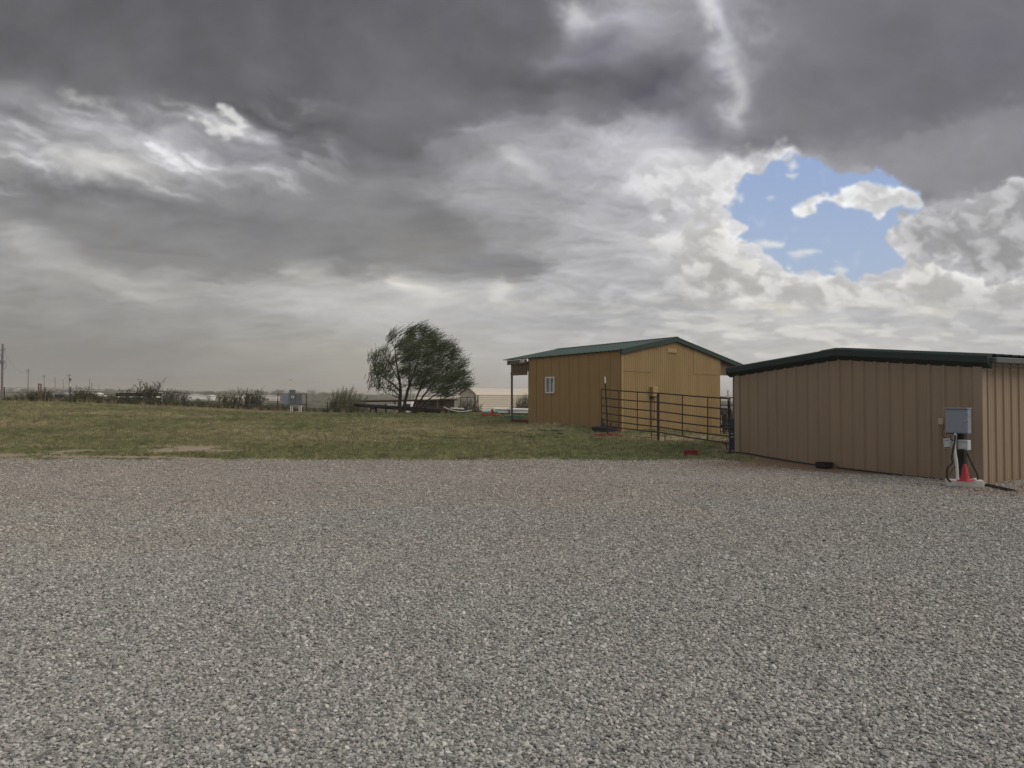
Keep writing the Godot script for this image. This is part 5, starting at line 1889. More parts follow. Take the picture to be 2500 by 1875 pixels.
func build_tree() -> void:
	var rng := RandomNumberGenerator.new()
	rng.seed = 9
	var D := 47.5
	var foot := on_ground(984, D)
	var t := thing("tree", foot, "wind-blown multi-stemmed green tree on the lawn crest", "tree")
	var limbs := [
		[[980, 1014, 0, .13], [976, 990, 0, .12], [978, 955, 0, .105], [976, 930, .1, .085], [970, 895, .2, .055], [963, 850, .3, .02]],
		[[978, 958, 0, .07], [960, 938, .2, .055], [938, 922, .3, .04], [918, 905, .4, .03], [906, 876, .4, .012]],
		[[976, 968, 0, .05], [957, 951, -.3, .035], [930, 946, -.4, .025], [903, 943, -.5, .01]],
		[[976, 972, 0, .04], [960, 966, .4, .03], [945, 962, .6, .012]],
		[[985, 1013, 0, .12], [988, 985, .1, .105], [998, 945, .1, .085], [1010, 910, .2, .06], [1022, 870, .3, .04], [1032, 820, .3, .015]],
		[[998, 948, 0, .06], [1000, 905, -.4, .045], [1004, 860, -.5, .03], [1014, 812, -.5, .012]],
		[[1003, 1014, -.1, .07], [1012, 985, -.1, .062], [1025, 950, -.2, .05], [1045, 915, -.3, .04], [1072, 868, -.3, .016]],
		[[1006, 1014, .2, .07], [1025, 980, .2, .06], [1050, 945, .3, .05], [1080, 910, .3, .035], [1112, 872, .3, .014]],
		[[1008, 1014, 0, .06], [1035, 985, 0, .05], [1065, 962, 0, .04], [1095, 945, 0, .03], [1128, 930, 0, .012]],
		[[1005, 1014, -.3, .05], [1040, 992, -.4, .04], [1072, 977, -.5, .03], [1104, 966, -.6, .012]],
		[[977, 935, 0, .05], [958, 900, -.4, .035], [940, 868, -.6, .02], [930, 855, -.6, .01]],
		[[1025, 955, .3, .045], [1035, 915, .6, .035], [1050, 870, .8, .025], [1062, 825, .8, .012]]]
	var wood := MB.new()
	var spine := []
	for lim in limbs:
		var pts := []
		var rad := []
		for q in lim:
			pts.append(P(q[0], q[1], D + q[2]))
			rad.append(q[3])
		var sm := smooth(pts, 5)
		var rr := []
		for i in sm.size():
			var f := float(i) / 5.0
			var k := mini(int(f), rad.size() - 2)
			rr.append(lerpf(rad[k], rad[k + 1], f - k))
			sm[i] += Vector3(rng.randf_range(-1, 1), 0, rng.randf_range(-1, 1)) * 0.02
			if i > 6:
				spine.append(sm[i])
		wood.tube(sm, rr, 7)
	var hull := poly_of([890, 944, 902, 915, 900, 872, 918, 862, 935, 848, 950, 815, 972, 812, 985, 815, 1000, 800, 1022, 793, 1040, 798, 1038, 815, 1058, 808, 1069, 818, 1066, 838, 1088, 828, 1103, 838, 1102, 855, 1120, 868, 1129, 880, 1120, 895, 1134, 905, 1147, 932, 1140, 946, 1118, 955, 1104, 970, 1080, 970, 1058, 964, 1036, 948, 1008, 948, 985, 944, 962, 958, 944, 966, 936, 962, 950, 950, 928, 951, 905, 947])
	var foliage := MB.new()
	foliage.tinted = true
	var made := 0
	var tries := 0
	while made < 450 and tries < 16000:
		tries += 1
		var uv := Vector2(rng.randf_range(888, 1148), rng.randf_range(792, 972))
		var sd := signed_distance(uv, hull)
		if sd < 1.0:
			continue
		# thinner on the windward side, dense in the lee
		if uv.x < 975.0 and rng.randf() > 0.5 + 0.2 * nz2.get_noise_2d(uv.x * 0.2, uv.y * 0.2):
			continue
		if uv.x < 1010.0 and uv.y > 925.0 and uv.x > 950.0 and rng.randf() < 0.75:
			continue
		if nz2.get_noise_2d(uv.x * 0.16 + 50.0, uv.y * 0.16 - uv.x * 0.06) > 0.10:
			continue
		var thick := minf(1.7, 0.35 + sd * 0.05)
		var c := P(uv.x, uv.y, D + rng.randf_range(-thick, thick))
		made += 1
		var lee := smoothstep(920.0, 1010.0, uv.x)
		var wind := Vector3(lerpf(0.25, 0.85, lee), lerpf(0.75, 0.62, lee), 0.0).normalized()
		# a branchlet back to the nearest limb
		var near: Vector3 = spine[0]
		var score := 1e9
		for s in spine:
			var to: Vector3 = c - s
			var k := to.length() + 0.8 * maxf(0.0, -to.normalized().dot(wind)) * to.length()
			if k < score:
				score = k
				near = s
		wood.tube([near, near.lerp(c, 0.5) + Vector3(0, rng.randf_range(-0.1, 0.12), 0), c], [0.014, 0.010, 0.006], 4, false)
		var shade := rng.randf_range(0.7, 1.25)
		for k in rng.randi_range(8, 12):
			var p := c + Vector3(rng.randfn(0, 0.12), rng.randfn(0, 0.11), rng.randfn(0, 0.16)) - wind * rng.randf_range(0.0, 0.25)
			var dir := (wind + Vector3(rng.randfn(0, 0.28), rng.randfn(0, 0.28), rng.randfn(0, 0.35))).normalized()
			var long := rng.randf_range(0.34, 0.66)
			var bend := Vector3(0.16, -0.05, 0) * lee
			wood.tube([p, p + dir * long * 0.5 + bend * 0.2, p + dir * long + bend], [0.004, 0.003, 0.0015], 3, false)
			var nl := rng.randi_range(12, 17)
			for i in nl:
				var f := (i + rng.randf()) / nl
				var lp := p + dir * long * f + bend * f * f
				var ld := (dir * 0.9 + wind * 0.3 + Vector3(rng.randfn(0, 0.26), rng.randfn(0, 0.26), rng.randfn(0, 0.3))).normalized()
				var ls := ld.cross(Vector3(rng.randfn(), rng.randfn(), rng.randfn())).normalized()
				var g := shade * rng.randf_range(0.75, 1.3)
				foliage.tint = Color(0.080 * g, 0.108 * g, 0.044 * g)
				leaf(foliage, lp, ld, ls, rng.randf_range(0.08, 0.13), rng.randf_range(0.02, 0.032))
	put(wood, "trunk", M.bark, t)
	put(foliage, "crown", M.leaf, t)

# ------------------------------------------------------------------ pipe rack behind the tree
func build_pipe_rack() -> void:
	var d := 49.5
	var at := on_ground(1010, d)
	var t := thing("pipe_rack", at, "long low steel rack behind the tree", "rack")
	for q in [[918, 990, 8], [905, 995, 4], [942, 985, 5], [1116, 997, 5], [1132, 994, 7], [1040, 998, 5]]:
		var b := MB.new()
		var f := on_ground(q[0], d)
		b.beam(f - Vector3.UP * 0.1, Vector3(f.x, P(q[0], q[1], d).y, f.z), q[2] * 0.016, q[2] * 0.016, Vector3.BACK)
		put(b, "post", M.steel_dark, t)
	for q in [[905, 998, 918], [1116, 1009, 1132]]:
		var b := MB.new()
		b.beam(P(q[0], q[1], d - 0.3), P(q[2], q[1], d + 0.3), 0.08, 0.08)
		put(b, "arm", M.steel_dark, t)
	# loose pipes on the rack
	for q in [[[865, 986.5], [1000, 997], [1135, 1007.5], 0.075, 0.0], [[866, 990], [1000, 1001], [1138, 1011], 0.06, 0.12], [[880, 988.5], [1010, 996], [1140, 1005.5], 0.07, -0.2], [[890, 991.5], [1010, 1000], [1130, 1008], 0.05, -0.32], [[950, 991], [1060, 998], [1178, 1004.5], 0.055, 0.3]]:
		var b := MB.new()
		var pts := []
		for w in 3:
			pts.append(P(q[w][0], q[w][1], d + q[4]))
		b.tube(smooth(pts, 4), [q[3]], 10)
		whole(b, "steel_pipe", M.steel_dark, pts[1], "long dark steel pipe stacked on the rack behind the tree", "pipe", "dark pipes on the rack")
	var wb := MB.new()
	var wp := [P(945.5, 989.0, d - 0.3), P(975, 990.5, d - 0.3)]
	wb.tube(wp, [0.06], 10)
	whole(wb, "plastic_pipe", M.pvc, wp[0], "short white pipe lying on the rack left of the tree trunk", "pipe")
	wb = MB.new()
	wp = [P(1083, 993, d - 0.3), P(1097, 999.5, d - 0.3), P(1115, 1004, d - 0.3), P(1135, 1004.5, d - 0.3), P(1152, 1001.5, d - 0.3)]
	wb.tube(smooth(wp, 5), [0.028], 8)
	whole(wb, "bent_pipe", M.pvc, wp[2], "thin white pipe sagging in a curve under the rack", "pipe")
	wb = MB.new()
	wp = [P(1100, 997.0, d - 0.28), P(1133, 998.2, d - 0.28)]
	wb.tube(wp, [0.05], 8)
	whole(wb, "plastic_pipe", M.pvc, wp[0], "white pipe lying flat on the rack above the sagging one", "pipe")
	# rusty pipe rail fence farther back
	var rd := 55.0
	var rt := thing("rail_fence", on_ground(930, rd), "rusty single pipe rail fence behind the rack", "fence")
	wb = MB.new()
	wb.tube([P(867, 979.5, rd), P(940, 979, rd), P(1035, 977.5, rd)], [0.075], 8)
	put(wb, "rail", M.rust, rt)
	for u in [874.0, 891.0, 964.0, 986.0, 1030.0]:
		wb = MB.new()
		var f := on_ground(u, rd)
		wb.tube([f - Vector3.UP * 0.1, Vector3(f.x, P(u, 979, rd).y, f.z)], [0.045], 7)
		put(wb, "post", M.rust, rt)

# ------------------------------------------------------------------ carport, implements, plastic pipe
func build_far_yard() -> void:
	# metal carport building: near corner, gable to the left, long wall to the right
	var c := P(1163, 979, 80.0)
	var gd := Vector3(-0.50, 0, -0.866)
	var ld := Vector3(0.82, 0, -0.57).normalized()
	var gw := 3.9
	var ll := 13.0
	var gn := Vector3(gd.z, 0, -gd.x)
	if gn.z < 0.0:
		gn = -gn
	var lnn := Vector3(ld.z, 0, -ld.x)
	if lnn.z < 0.0:
		lnn = -lnn
	var y0 := H(c.x, c.z) - 0.5
	var eave := P(1163, 962.5, 80.0).y
	var peak := P(1138, 947.0, 81.0).y
	var t := thing("carport", Vector3(c.x, y0, c.z), "long beige metal carport building with horizontal siding", "carport")
	var n := 12
	for i in n:
		var b := MB.new()
		var a := lerpf(y0, eave, float(i) / n)
		var e := lerpf(y0, eave, (i + 1.0) / n)
		b.quad(Vector3(c.x, a, c.z) + lnn * 0.0, Vector3(c.x, a, c.z) + ld * ll, Vector3(c.x, e - 0.03, c.z) + ld * ll + lnn * 0.035, Vector3(c.x, e - 0.03, c.z) + lnn * 0.035)
		b.quad(Vector3(c.x, e - 0.03, c.z) + lnn * 0.035, Vector3(c.x, e - 0.03, c.z) + ld * ll + lnn * 0.035, Vector3(c.x, e, c.z) + ld * ll, Vector3(c.x, e, c.z))
		put(b, "siding", M.carport, t)
	var mid := c + gd * gw * 0.5
	for i in n + 4:
		var a := lerpf(y0, eave, float(i) / n)
		var e := lerpf(y0, eave, (i + 1.0) / n) - 0.02
		var top := peak - 0.05
		if a >= top:
			break
		e = minf(e, top)
		var ha := gw * 0.5 if a <= eave else gw * 0.5 * clampf((peak - a) / (peak - eave), 0.0, 1.0)
		var he := gw * 0.5 if e <= eave else gw * 0.5 * clampf((peak - e) / (peak - eave), 0.0, 1.0)
		var b := MB.new()
		b.out([Vector3(mid.x, a, mid.z) - gd * ha, Vector3(mid.x, a, mid.z) + gd * ha, Vector3(mid.x, e, mid.z) + gd * he + gn * 0.03, Vector3(mid.x, e, mid.z) - gd * he + gn * 0.03], mid - gn * 5.0)
		put(b, "siding", M.carport, t)
	# roof sheets, rounded over the eaves
	for s in [-1.0, 1.0]:
		var arc := [[0.0, peak], [gw * 0.36, lerpf(peak, eave, 0.62)], [gw * 0.46, lerpf(peak, eave, 0.86)], [gw * 0.515, eave - 0.06]]
		for k in 3:
			var b := MB.new()
			var p0: Vector3 = mid + gd * s * arc[k][0] + gn * 0.12
			var p1: Vector3 = mid + gd * s * arc[k + 1][0] + gn * 0.12
			p0.y = arc[k][1]
			p1.y = arc[k + 1][1]
			var pts := [p0, p1, p1 + ld * ll, p0 + ld * ll]
			b.out(pts, mid + ld * ll * 0.5 - Vector3.UP * 8.0)
			put(b, "roof_sheet", M.carport, t)
			b = MB.new()
			b.beam(p0 + gn * 0.02, p1 + gn * 0.02, 0.06, 0.10)
			put(b, "edge_trim", M.carport_trim, t)
	for q in [[0.06, 0.0], [-0.06, 0.0]]:
		var b := MB.new()
		var p: Vector3 = c + (ld if q[0] > 0.0 else gd) * absf(q[0]) * 3.0 + (lnn if q[0] > 0.0 else gn) * 0.06
		b.beam(Vector3(p.x, y0, p.z), Vector3(p.x, eave - (0.1 if q[0] > 0.0 else 0.0), p.z), 0.09, 0.09, Vector3.BACK)
		put(b, "corner_trim", M.carport_trim, t)
	# double doors in the gable
	var dt := P(1140, 968.5, 81.0).y
	for s in [-1.0, 1.0]:
		var b := MB.new()
		b.box(at_to(Vector3(mid.x, (y0 + dt) * 0.5, mid.z) + gd * s * gw * 0.22 + gn * 0.06, gd, Vector3.UP), Vector3(gw * 0.42, dt - y0, 0.04))
		var dr := put(b, "door", M.carport, t)
		b = MB.new()
		for x in [-0.21, 0.21]:
			b.box(at_to(Vector3(mid.x, (y0 + dt) * 0.5, mid.z) + gd * gw * (s * 0.22 + x) + gn * 0.09, gd, Vector3.UP), Vector3(0.07, dt - y0, 0.03))
		b.box(at_to(Vector3(mid.x, dt - 0.04, mid.z) + gd * s * gw * 0.22 + gn * 0.092, gd, Vector3.UP), Vector3(gw * 0.44, 0.08, 0.034))
		put(b, "frame", M.carport_trim, dr)
	# low open-fronted building to its left
	var lp := on_ground(1064, 84.0)
	t = thing("low_building", lp, "low dark-fronted building with pale roof left of the carport", "building")
	var b0 := MB.new()
	var l0 := P(1008, 979, 86.0)
	var l1 := P(1118, 979, 83.0)
	var ry := P(1064, 974.0, 84.0).y
	b0.quad(Vector3(l0.x, lp.y - 1.0, l0.z), Vector3(l1.x, lp.y - 1.0, l1.z), Vector3(l1.x, ry, l1.z), Vector3(l0.x, ry, l0.z))
	put(b0, "front_wall", M.wood_dark, t)
	b0 = MB.new()
	var lo := Vector3(0, 0, 0.9)
	b0.quad(Vector3(l0.x, ry - 0.12, l0.z) + lo, Vector3(l1.x, ry + 0.05, l1.z) + lo, Vector3(l1.x, ry + 0.35, l1.z - 3.0), Vector3(l0.x, ry + 0.2, l0.z - 3.0))
	put(b0, "roof", M.carport, t)
	b0 = MB.new()
	b0.beam(Vector3(l0.x, ry - 0.16, l0.z) + lo, Vector3(l1.x, ry + 0.0, l1.z) + lo, 0.05, 0.12)
	put(b0, "fascia", M.carport_trim, t)
	for u in [1030.0, 1068.0, 1106.0]:
		b0 = MB.new()
		var f := P(u, 979, 83.2)
		b0.beam(Vector3(f.x, lp.y - 1.0, f.z), Vector3(f.x, ry - 0.1, f.z), 0.12, 0.12, Vector3.BACK)
		put(b0, "post", M.wood_dark, t)
	b0 = MB.new()
	var e0 := P(1109, 979, 82.5)
	b0.quad(Vector3(e0.x, lp.y - 1.0, e0.z), Vector3(l1.x + 0.05, lp.y - 1.0, l1.z + 0.6), Vector3(l1.x + 0.05, ry + 0.05, l1.z + 0.6), Vector3(e0.x, ry, e0.z))
	put(b0, "end_wall", M.carport, t)
	for u in [1048.0, 1085.0]:
		b0 = MB.new()
		b0.box(Transform3D(Basis(), P(u, 985, 83.9)), Vector3(1.0, 0.5, 0.04))
		var wn := put(b0, "window", M.glass, t)
		b0 = MB.new()
		b0.box(Transform3D(Basis(), P(u, 985, 83.87)), Vector3(0.05, 0.5, 0.05))
		put(b0, "mullion", M.carport_trim, wn)
	# pale boxy trailer partly hidden by the tree
	var tp := on_ground(996, 62.0)
	t = thing("trailer", tp, "small white box trailer partly hidden behind the tree trunks", "trailer")
	b0 = MB.new()
	b0.box(Transform3D(Basis(), Vector3(tp.x, P(996, 995, 62).y, tp.z)), Vector3(0.9, 1.0, 1.6), 0.06)
	put(b0, "body", M.pvc, t)
	for s in [-0.46, 0.46]:
		b0 = MB.new()
		b0.lathe(Transform3D(Basis(Vector3.BACK, PI / 2), Vector3(tp.x + s, tp.y + 0.28, tp.z)), tyre_profile(0.28, 0.14, 0.16), 18, true)
		put(b0, "wheel", M.rubber, t)
	b0 = MB.new()
	b0.box(Transform3D(Basis(), Vector3(tp.x, P(996, 990, 62).y, tp.z + 0.81)), Vector3(0.6, 0.25, 0.02))
	put(b0, "window", M.glass, t)
	# light steel pole behind the tree
	var pp := on_ground(1003, 66.0)
	t = thing("light_pole", pp, "plain pale grey pole rising behind the tree", "pole")
	b0 = MB.new()
	b0.tube([pp, Vector3(pp.x, P(1003, 930, 66).y, pp.z)], [0.075, 0.06], 10)
	put(b0, "shaft", M.pole_grey, t)
	b0 = MB.new()
	b0.lathe(Transform3D(Basis(), pp), [Vector2(0.16, 0.0), Vector2(0.16, 0.04), Vector2(0.09, 0.06)], 12)
	put(b0, "base_plate", M.pole_grey, t)
	# red implement
	var rp := on_ground(1198, 41.6)
	t = thing("tiller", rp, "small red farm implement with A-shaped hitch near the porch", "implement")
	var rf := func(u: float, v: float, o: float) -> Vector3: return P(u, v, 41.6 + o)
	for q in [[1201, 1003, -.2, 1190, 1017, -.3, .06], [1203, 1003, -.2, 1212, 1016, -.1, .06], [1202, 1001, -.2, 1204, 1012, .2, .05], [1176, 1012, 0, 1222, 1014, 0, .07], [1176, 1003, 0, 1177, 1019, 0, .04], [1178, 1017, .2, 1215, 1018, .2, .05]]:
		b0 = MB.new()
		b0.beam(rf.call(q[0], q[1], q[2]), rf.call(q[3], q[4], q[5]), q[6], q[6], Vector3.BACK, 0.008)
		put(b0, "frame_bar", M.implement, t)
	b0 = MB.new()
	b0.box(Transform3D(Basis(), rf.call(1202, 1001.5, -.2)), Vector3(0.14, 0.14, 0.1), 0.02)
	put(b0, "hitch_head", M.implement, t)
	b0 = MB.new()
	b0.tube([rf.call(1178, 1016, 0.1), rf.call(1216, 1016.5, 0.1)], [0.11], 10)
	put(b0, "rotor_hood", M.implement, t)
	for i in 7:
		b0 = MB.new()
		b0.beam(rf.call(1180.0 + i * 6.0, 1016, 0.1), rf.call(1182.0 + i * 6.0, 1021, 0.0), 0.05, 0.02, Vector3.BACK)
		put(b0, "tine", M.steel_dark, t)
	b0 = MB.new()
	b0.beam(rf.call(1188, 1017, -.35), rf.call(1200, 1017, -.35), 0.05, 0.03)
	put(b0, "lower_link", M.pvc, t)
	# teal pipe, white pipes on trestles
	b0 = MB.new()
	var tl := [P(1176, 1005.5, 45.0), P(1220, 1004.5, 45.3)]
	b0.tube(tl, [0.075], 12)
	whole(b0, "teal_pipe", M.teal, tl[0], "teal plastic pipe lying behind the red implement", "pipe")
	for q in [[1208.5, 998.5, 1296, 1001.0, .085], [1218, 1002.8, 1296, 1004.0, .07], [1216, 1006.5, 1296, 1007.5, .07], [1222, 1000.5, 1296, 1003, .06]]:
		b0 = MB.new()
		var wpts := [P(q[0], q[1], 44.6), P(q[2], q[3], 44.2)]
		b0.tube(wpts, [q[4]], 12)
		whole(b0, "plastic_pipe", M.pvc, wpts[0], "long white plastic pipe stacked on the trestle by porch", "pipe", "white pipes beside the porch")
	b0 = MB.new()
	var vp := [P(1246, 1000, 44.3), P(1246.5, 987.5, 44.3)]
	b0.tube(vp, [0.045], 10)
	whole(b0, "standpipe", M.pvc, vp[0], "upright white pipe stub standing on the pipe stack", "pipe")
	t = thing("trestle", on_ground(1250, 44.4), "dark steel trestle under the white plastic pipes", "trestle")
	b0 = MB.new()
	b0.beam(P(1222, 1009.5, 44.4), P(1296, 1010.5, 44.2), 0.1, 0.06)
	put(b0, "top_bar", M.steel_dark, t)
	for u in [1243.0, 1266.0, 1290.0]:
		b0 = MB.new()
		var f := on_ground(u, 44.4)
		b0.beam(f, P(u, 1000.0 if u < 1250 else 1009.0, 44.4), 0.08, 0.08, Vector3.BACK)
		put(b0, "post", M.steel_dark, t)
	b0 = MB.new()
	b0.beam(P(1245, 1010.5, 44.2), P(1256, 1019, 44.0), 0.03, 0.03, Vector3.BACK)
	put(b0, "brace", M.pvc, t)
	# green bench frame
	var gp := on_ground(1253, 38.4)
	t = thing("bench_frame", gp, "low green wooden bench frame on the grass beside the porch", "bench")
	b0 = MB.new()
	b0.beam(P(1230, 1016.5, 38.4), P(1277, 1017.5, 38.4), 0.28, 0.06)
	put(b0, "seat", M.greenish, t)
	for q in [[1237, 1236], [1249, 1247], [1267, 1271], [1275, 1276]]:
		b0 = MB.new()
		var f := on_ground(q[1], 38.2)
		b0.beam(P(q[0], 1017, 38.4), f, 0.09, 0.06, Vector3.BACK)
		put(b0, "leg", M.greenish, t)

# ------------------------------------------------------------------ fence and brush along the crest
func brush_shape(rng: RandomNumberGenerator, kind: int) -> Array:      # stems and leaves of a bush about 1 m tall
	var wood := MB.new()
	var fol := MB.new()
	fol.tinted = true
	var stems: int = [46, 40, 16][kind]
	for i in stems:
		var a := rng.randf() * TAU
		var r := rng.randf_range(0.0, 0.55 if kind == 0 else 0.28)
		var p := Vector3(cos(a) * r, -0.08, sin(a) * r)
		var hgt: float = rng.randf_range(0.45, 1.0) if kind != 1 else rng.randf_range(0.6, 1.1)
		var lean := Vector3(rng.randf_range(-0.15, 0.45) + cos(a) * 0.25, 0, rng.randf_range(-0.25, 0.25) + sin(a) * 0.2)
		if kind == 1:
			lean = Vector3(rng.randf_range(-0.1, 0.75), 0, rng.randf_range(-0.3, 0.3))
		var m := p + Vector3.UP * hgt * 0.55 + lean * hgt * 0.4
		var q := p + Vector3.UP * hgt + lean * hgt
		wood.tube([p, m, q], [0.012, 0.008, 0.003] if kind != 2 else [0.02, 0.013, 0.005], 4, false)
		var tips := [[p, m, q]]
		if kind == 2:
			for k in 4:
				var s := m.lerp(q, rng.randf())
				var e := s + Vector3(rng.randf_range(-0.3, 0.35), rng.randf_range(0.1, 0.35), rng.randf_range(-0.3, 0.3)) * 0.8
				wood.tube([s, s.lerp(e, 0.5) + Vector3.UP * 0.02, e], [0.008, 0.006, 0.003], 3, false)
				tips.append([s, s.lerp(e, 0.5), e])
		for tp in tips:
			var nl: int = [22, 8, 5][kind]
			for k in nl:
				var f := sqrt(rng.randf())
				var lp: Vector3 = tp[0].lerp(tp[1], f * 2.0) if f < 0.5 else tp[1].lerp(tp[2], f * 2.0 - 1.0)
				var g := rng.randf_range(0.6, 1.35)
				fol.tint = Color(0.10 * g, 0.10 * g, 0.045 * g) if kind != 1 else Color(0.17 * g, 0.175 * g, 0.10 * g)
				var ld := Vector3(rng.randfn(0.25, 0.6), rng.randfn(0.5 if kind == 1 else 0.2, 0.5), rng.randfn(0, 0.6)).normalized()
				var ls := ld.cross(Vector3(rng.randfn(), rng.randfn(), rng.randfn())).normalized()
				if kind == 0:
					lp += Vector3(rng.randfn(0, 0.06), rng.randfn(0, 0.05), rng.randfn(0, 0.06))
				leaf(fol, lp, ld, ls, rng.randf_range(0.05, 0.09) if kind != 1 else rng.randf_range(0.12, 0.22), rng.randf_range(0.025, 0.045) if kind != 1 else 0.016)
	return [wood.mesh(), fol.mesh()]

func bush(meshes: Array, at: Vector3, tall: float, wide: float, turn: float, called: String, label: String, group: String) -> void:
	var o := thing(called, at, label, "shrub", group)
	o.rotation.y = turn
	o.scale = Vector3(wide, tall, wide)
	for k in 2:
		var m := MeshInstance3D.new()
		m.name = "stems" if k == 0 else "foliage"
		m.mesh = meshes[k]
		m.material_override = (M.reed if called in ["reed_clump", "willow_shrub"] else M.bark) if k == 0 else M.leaf
		o.add_child(m, true)

func beside(u: float) -> String:
	if u < 60.0:
		return "under the transformer pole"
	if u < 122.0:
		return "around the wooden H-brace"
	if u < 180.0:
		return "in front of the silver van"
	if u < 262.0:
		return "in front of the white car"
	if u < 330.0:
		return "by the left half of the green container"
	if u < 380.0:
		return "by the right half of the green container"
	if u < 445.0:
		return "in front of the grey metal barn"
	if u < 520.0:
		return "in front of the small white house"
	if u < 665.0:
		return "in front of the far white warehouses"
	if u < 760.0:
		return "behind the grey meter boxes"
	if u < 900.0:
		return "beside the tall reeds"
	return "in front of the carport doors"

func build_fence_and_brush() -> void:
	var rng := RandomNumberGenerator.new()
	rng.seed = 21
	var forms := []
	for k in 6:
		forms.append(brush_shape(rng, k / 2))
	# low dense brush
	var u := -30.0
	while u < 900.0:
		var d := rng.randf_range(53.0, 57.5)
		var at := on_ground(u, d)
		var tall := rng.randf_range(0.5, 0.8)
		if u > 60.0 and u < 115.0 or u > 165.0 and u < 250.0:
			tall *= 1.3
		if u > 275.0 and u < 375.0:
			tall *= 1.0
		if u > 690.0:
			tall *= 0.85
		bush(forms[rng.randi() % 2], at, tall, rng.randf_range(1.0, 1.5), rng.randf_range(-0.6, 0.6), "low_shrub", "low olive shrub in the brush " + beside(u), "low shrubs along the fence")
		u += rng.randf_range(11.0, 19.0)
	# taller twiggy bushes above it
	for q in [[20, 964], [72, 950], [88, 953], [104, 948], [180, 944], [196, 941], [213, 946], [272, 958], [300, 948], [332, 942], [357, 928], [364, 934], [402, 947], [418, 951], [442, 955], [545, 957], [572, 957], [598, 947], [612, 949], [628, 953], [1163, 984]]:
		var d := rng.randf_range(54.0, 56.5) if q[0] < 1000 else 62.0
		var at := on_ground(q[0], d)
		var tall := maxf(P(q[0], q[1], d).y - at.y, 0.5)
		bush(forms[4 + rng.randi() % 2], at, tall, tall * rng.randf_range(0.6, 0.9), rng.randf_range(-0.5, 0.5), "twiggy_bush", "taller twiggy bush sticking up " + beside(q[0]), "twiggy bushes along the fence")
	# reed clumps by the pipe rack
	for q in [[806, 968], [816, 952], [828, 948], [838, 944], [850, 950], [860, 962], [872, 968]]:
		var d := rng.randf_range(51.5, 53.5)
		var at := on_ground(q[0], d)
		bush(forms[2 + rng.randi() % 2], at, (P(q[0], q[1], d).y - at.y), 1.0, rng.randf_range(-0.3, 0.3), "reed_clump", "tall wind-bent reeds at the left end of the pipe rack", "reed clumps by the rack")
	for q in [[1262, 966], [1276, 958], [1288, 962]]:
		var at := on_ground(q[0], 52.0)
		bush(forms[2 + rng.randi() % 2], at, (P(q[0], q[1], 52.0).y - at.y), 1.2, rng.randf_range(-0.3, 0.3), "willow_shrub", "wispy shrub in front of the carport wall by the porch", "wispy shrubs by the porch")
	for q in [[1130, 1003], [1146, 1002]]:
		var at := on_ground(q[0], 51.0)
		bush(forms[2], at, 1.0, 0.8, 0.2, "weed_clump", "weedy clump under the right end of the pipe rack", "weeds under the rack")
	# wire fence with steel posts
	var t := thing("wire_fence", on_ground(300, 52.3), "wire fence of thin black steel posts along the lawn crest", "fence")
	var tops := []
	for q in [[-60, 940], [10, 945], [171, 945], [310, 952], [449, 963], [571, 970], [678, 974], [800, 982], [868, 984]]:
		var at := on_ground(q[0], 52.3)
		var top := P(q[0], q[1], 52.3)
		top.x = at.x
		var b := MB.new()
		b.beam(at - Vector3.UP * 0.2, top, 0.05, 0.05, Vector3.BACK)
		put(b, "post", M.steel_dark, t)
		tops.append([at, top])
	for f in [0.95, 0.65, 0.35]:
		var pts := []
		for q in tops:
			pts.append(q[0].lerp(q[1], f) + Vector3(0, 0, 0.03))
		var b := MB.new()
		b.tube(pts, [0.006], 4)
		put(b, "wire", M.steel_dark, t)
	var tip := MB.new()
	tip.beam(tops[2][1], tops[2][1] + Vector3.UP * 0.22, 0.05, 0.05, Vector3.BACK)
	put(tip, "painted_tip", M.pvc, t)
	var h := thing("fence_brace", on_ground(97, 53.0), "dark wooden H-brace of two posts in the brush", "fence brace")
	for q in [[94, 936], [99.5, 937], [110, 945]]:
		var at := on_ground(q[0], 53.0)
		var b := MB.new()
		b.tube([at - Vector3.UP * 0.2, Vector3(at.x, P(q[0], q[1], 53.0).y, at.z)], [0.045], 8)
		put(b, "post", M.wood_dark, h)
	var cb := MB.new()
	cb.tube([P(94, 938, 53.0), P(99.5, 938.5, 53.0)], [0.03], 6)
	put(cb, "crossbar", M.wood_dark, h)
	# electric meter rack on the crest
	var md := 51.0
	var mt := thing("meter_rack", on_ground(713, md), "three grey electric meter boxes on a black pipe frame", "meter rack")
	for uu in [678.5, 748.0]:
		var b := MB.new()
		var at := on_ground(uu, md)
		b.tube([at - Vector3.UP * 0.2, Vector3(at.x, P(uu, 961.3, md).y, at.z)], [0.032], 8)
		put(b, "post", M.steel_dark, mt)
	for v in [961.6, 986.5]:
		var b := MB.new()
		b.tube([P(678.5, v, md), P(748, v + 0.6, md)], [0.022], 8)
		put(b, "rail", M.steel_dark, mt)
	for q in [[690.4, 704.8, 959.6, 987.5, 0], [707.5, 721.0, 951.4, 988.0, 1], [723.2, 737.6, 960.2, 988.0, 2]]:
		var a := P(q[0], q[2], md - 0.12)
		var e := P(q[1], q[3], md - 0.12)
		var b := MB.new()
		b.box(Transform3D(Basis(Vector3.UP, 0.05), (a + e) * 0.5), Vector3(e.x - a.x, a.y - e.y, 0.2), 0.012)
		var bx := put(b, "meter_box", M.panel_grey2 if q[4] != 0 else M.panel_grey, mt)
		b = MB.new()
		b.box(Transform3D(Basis(Vector3.UP, 0.05), (a + e) * 0.5 + Vector3(0, 0, 0.105)), Vector3((e.x - a.x) * 0.86, (a.y - e.y) * 0.9, 0.014), 0.006)
		put(b, "door", M.panel_grey2 if q[4] != 0 else M.panel_grey, bx)
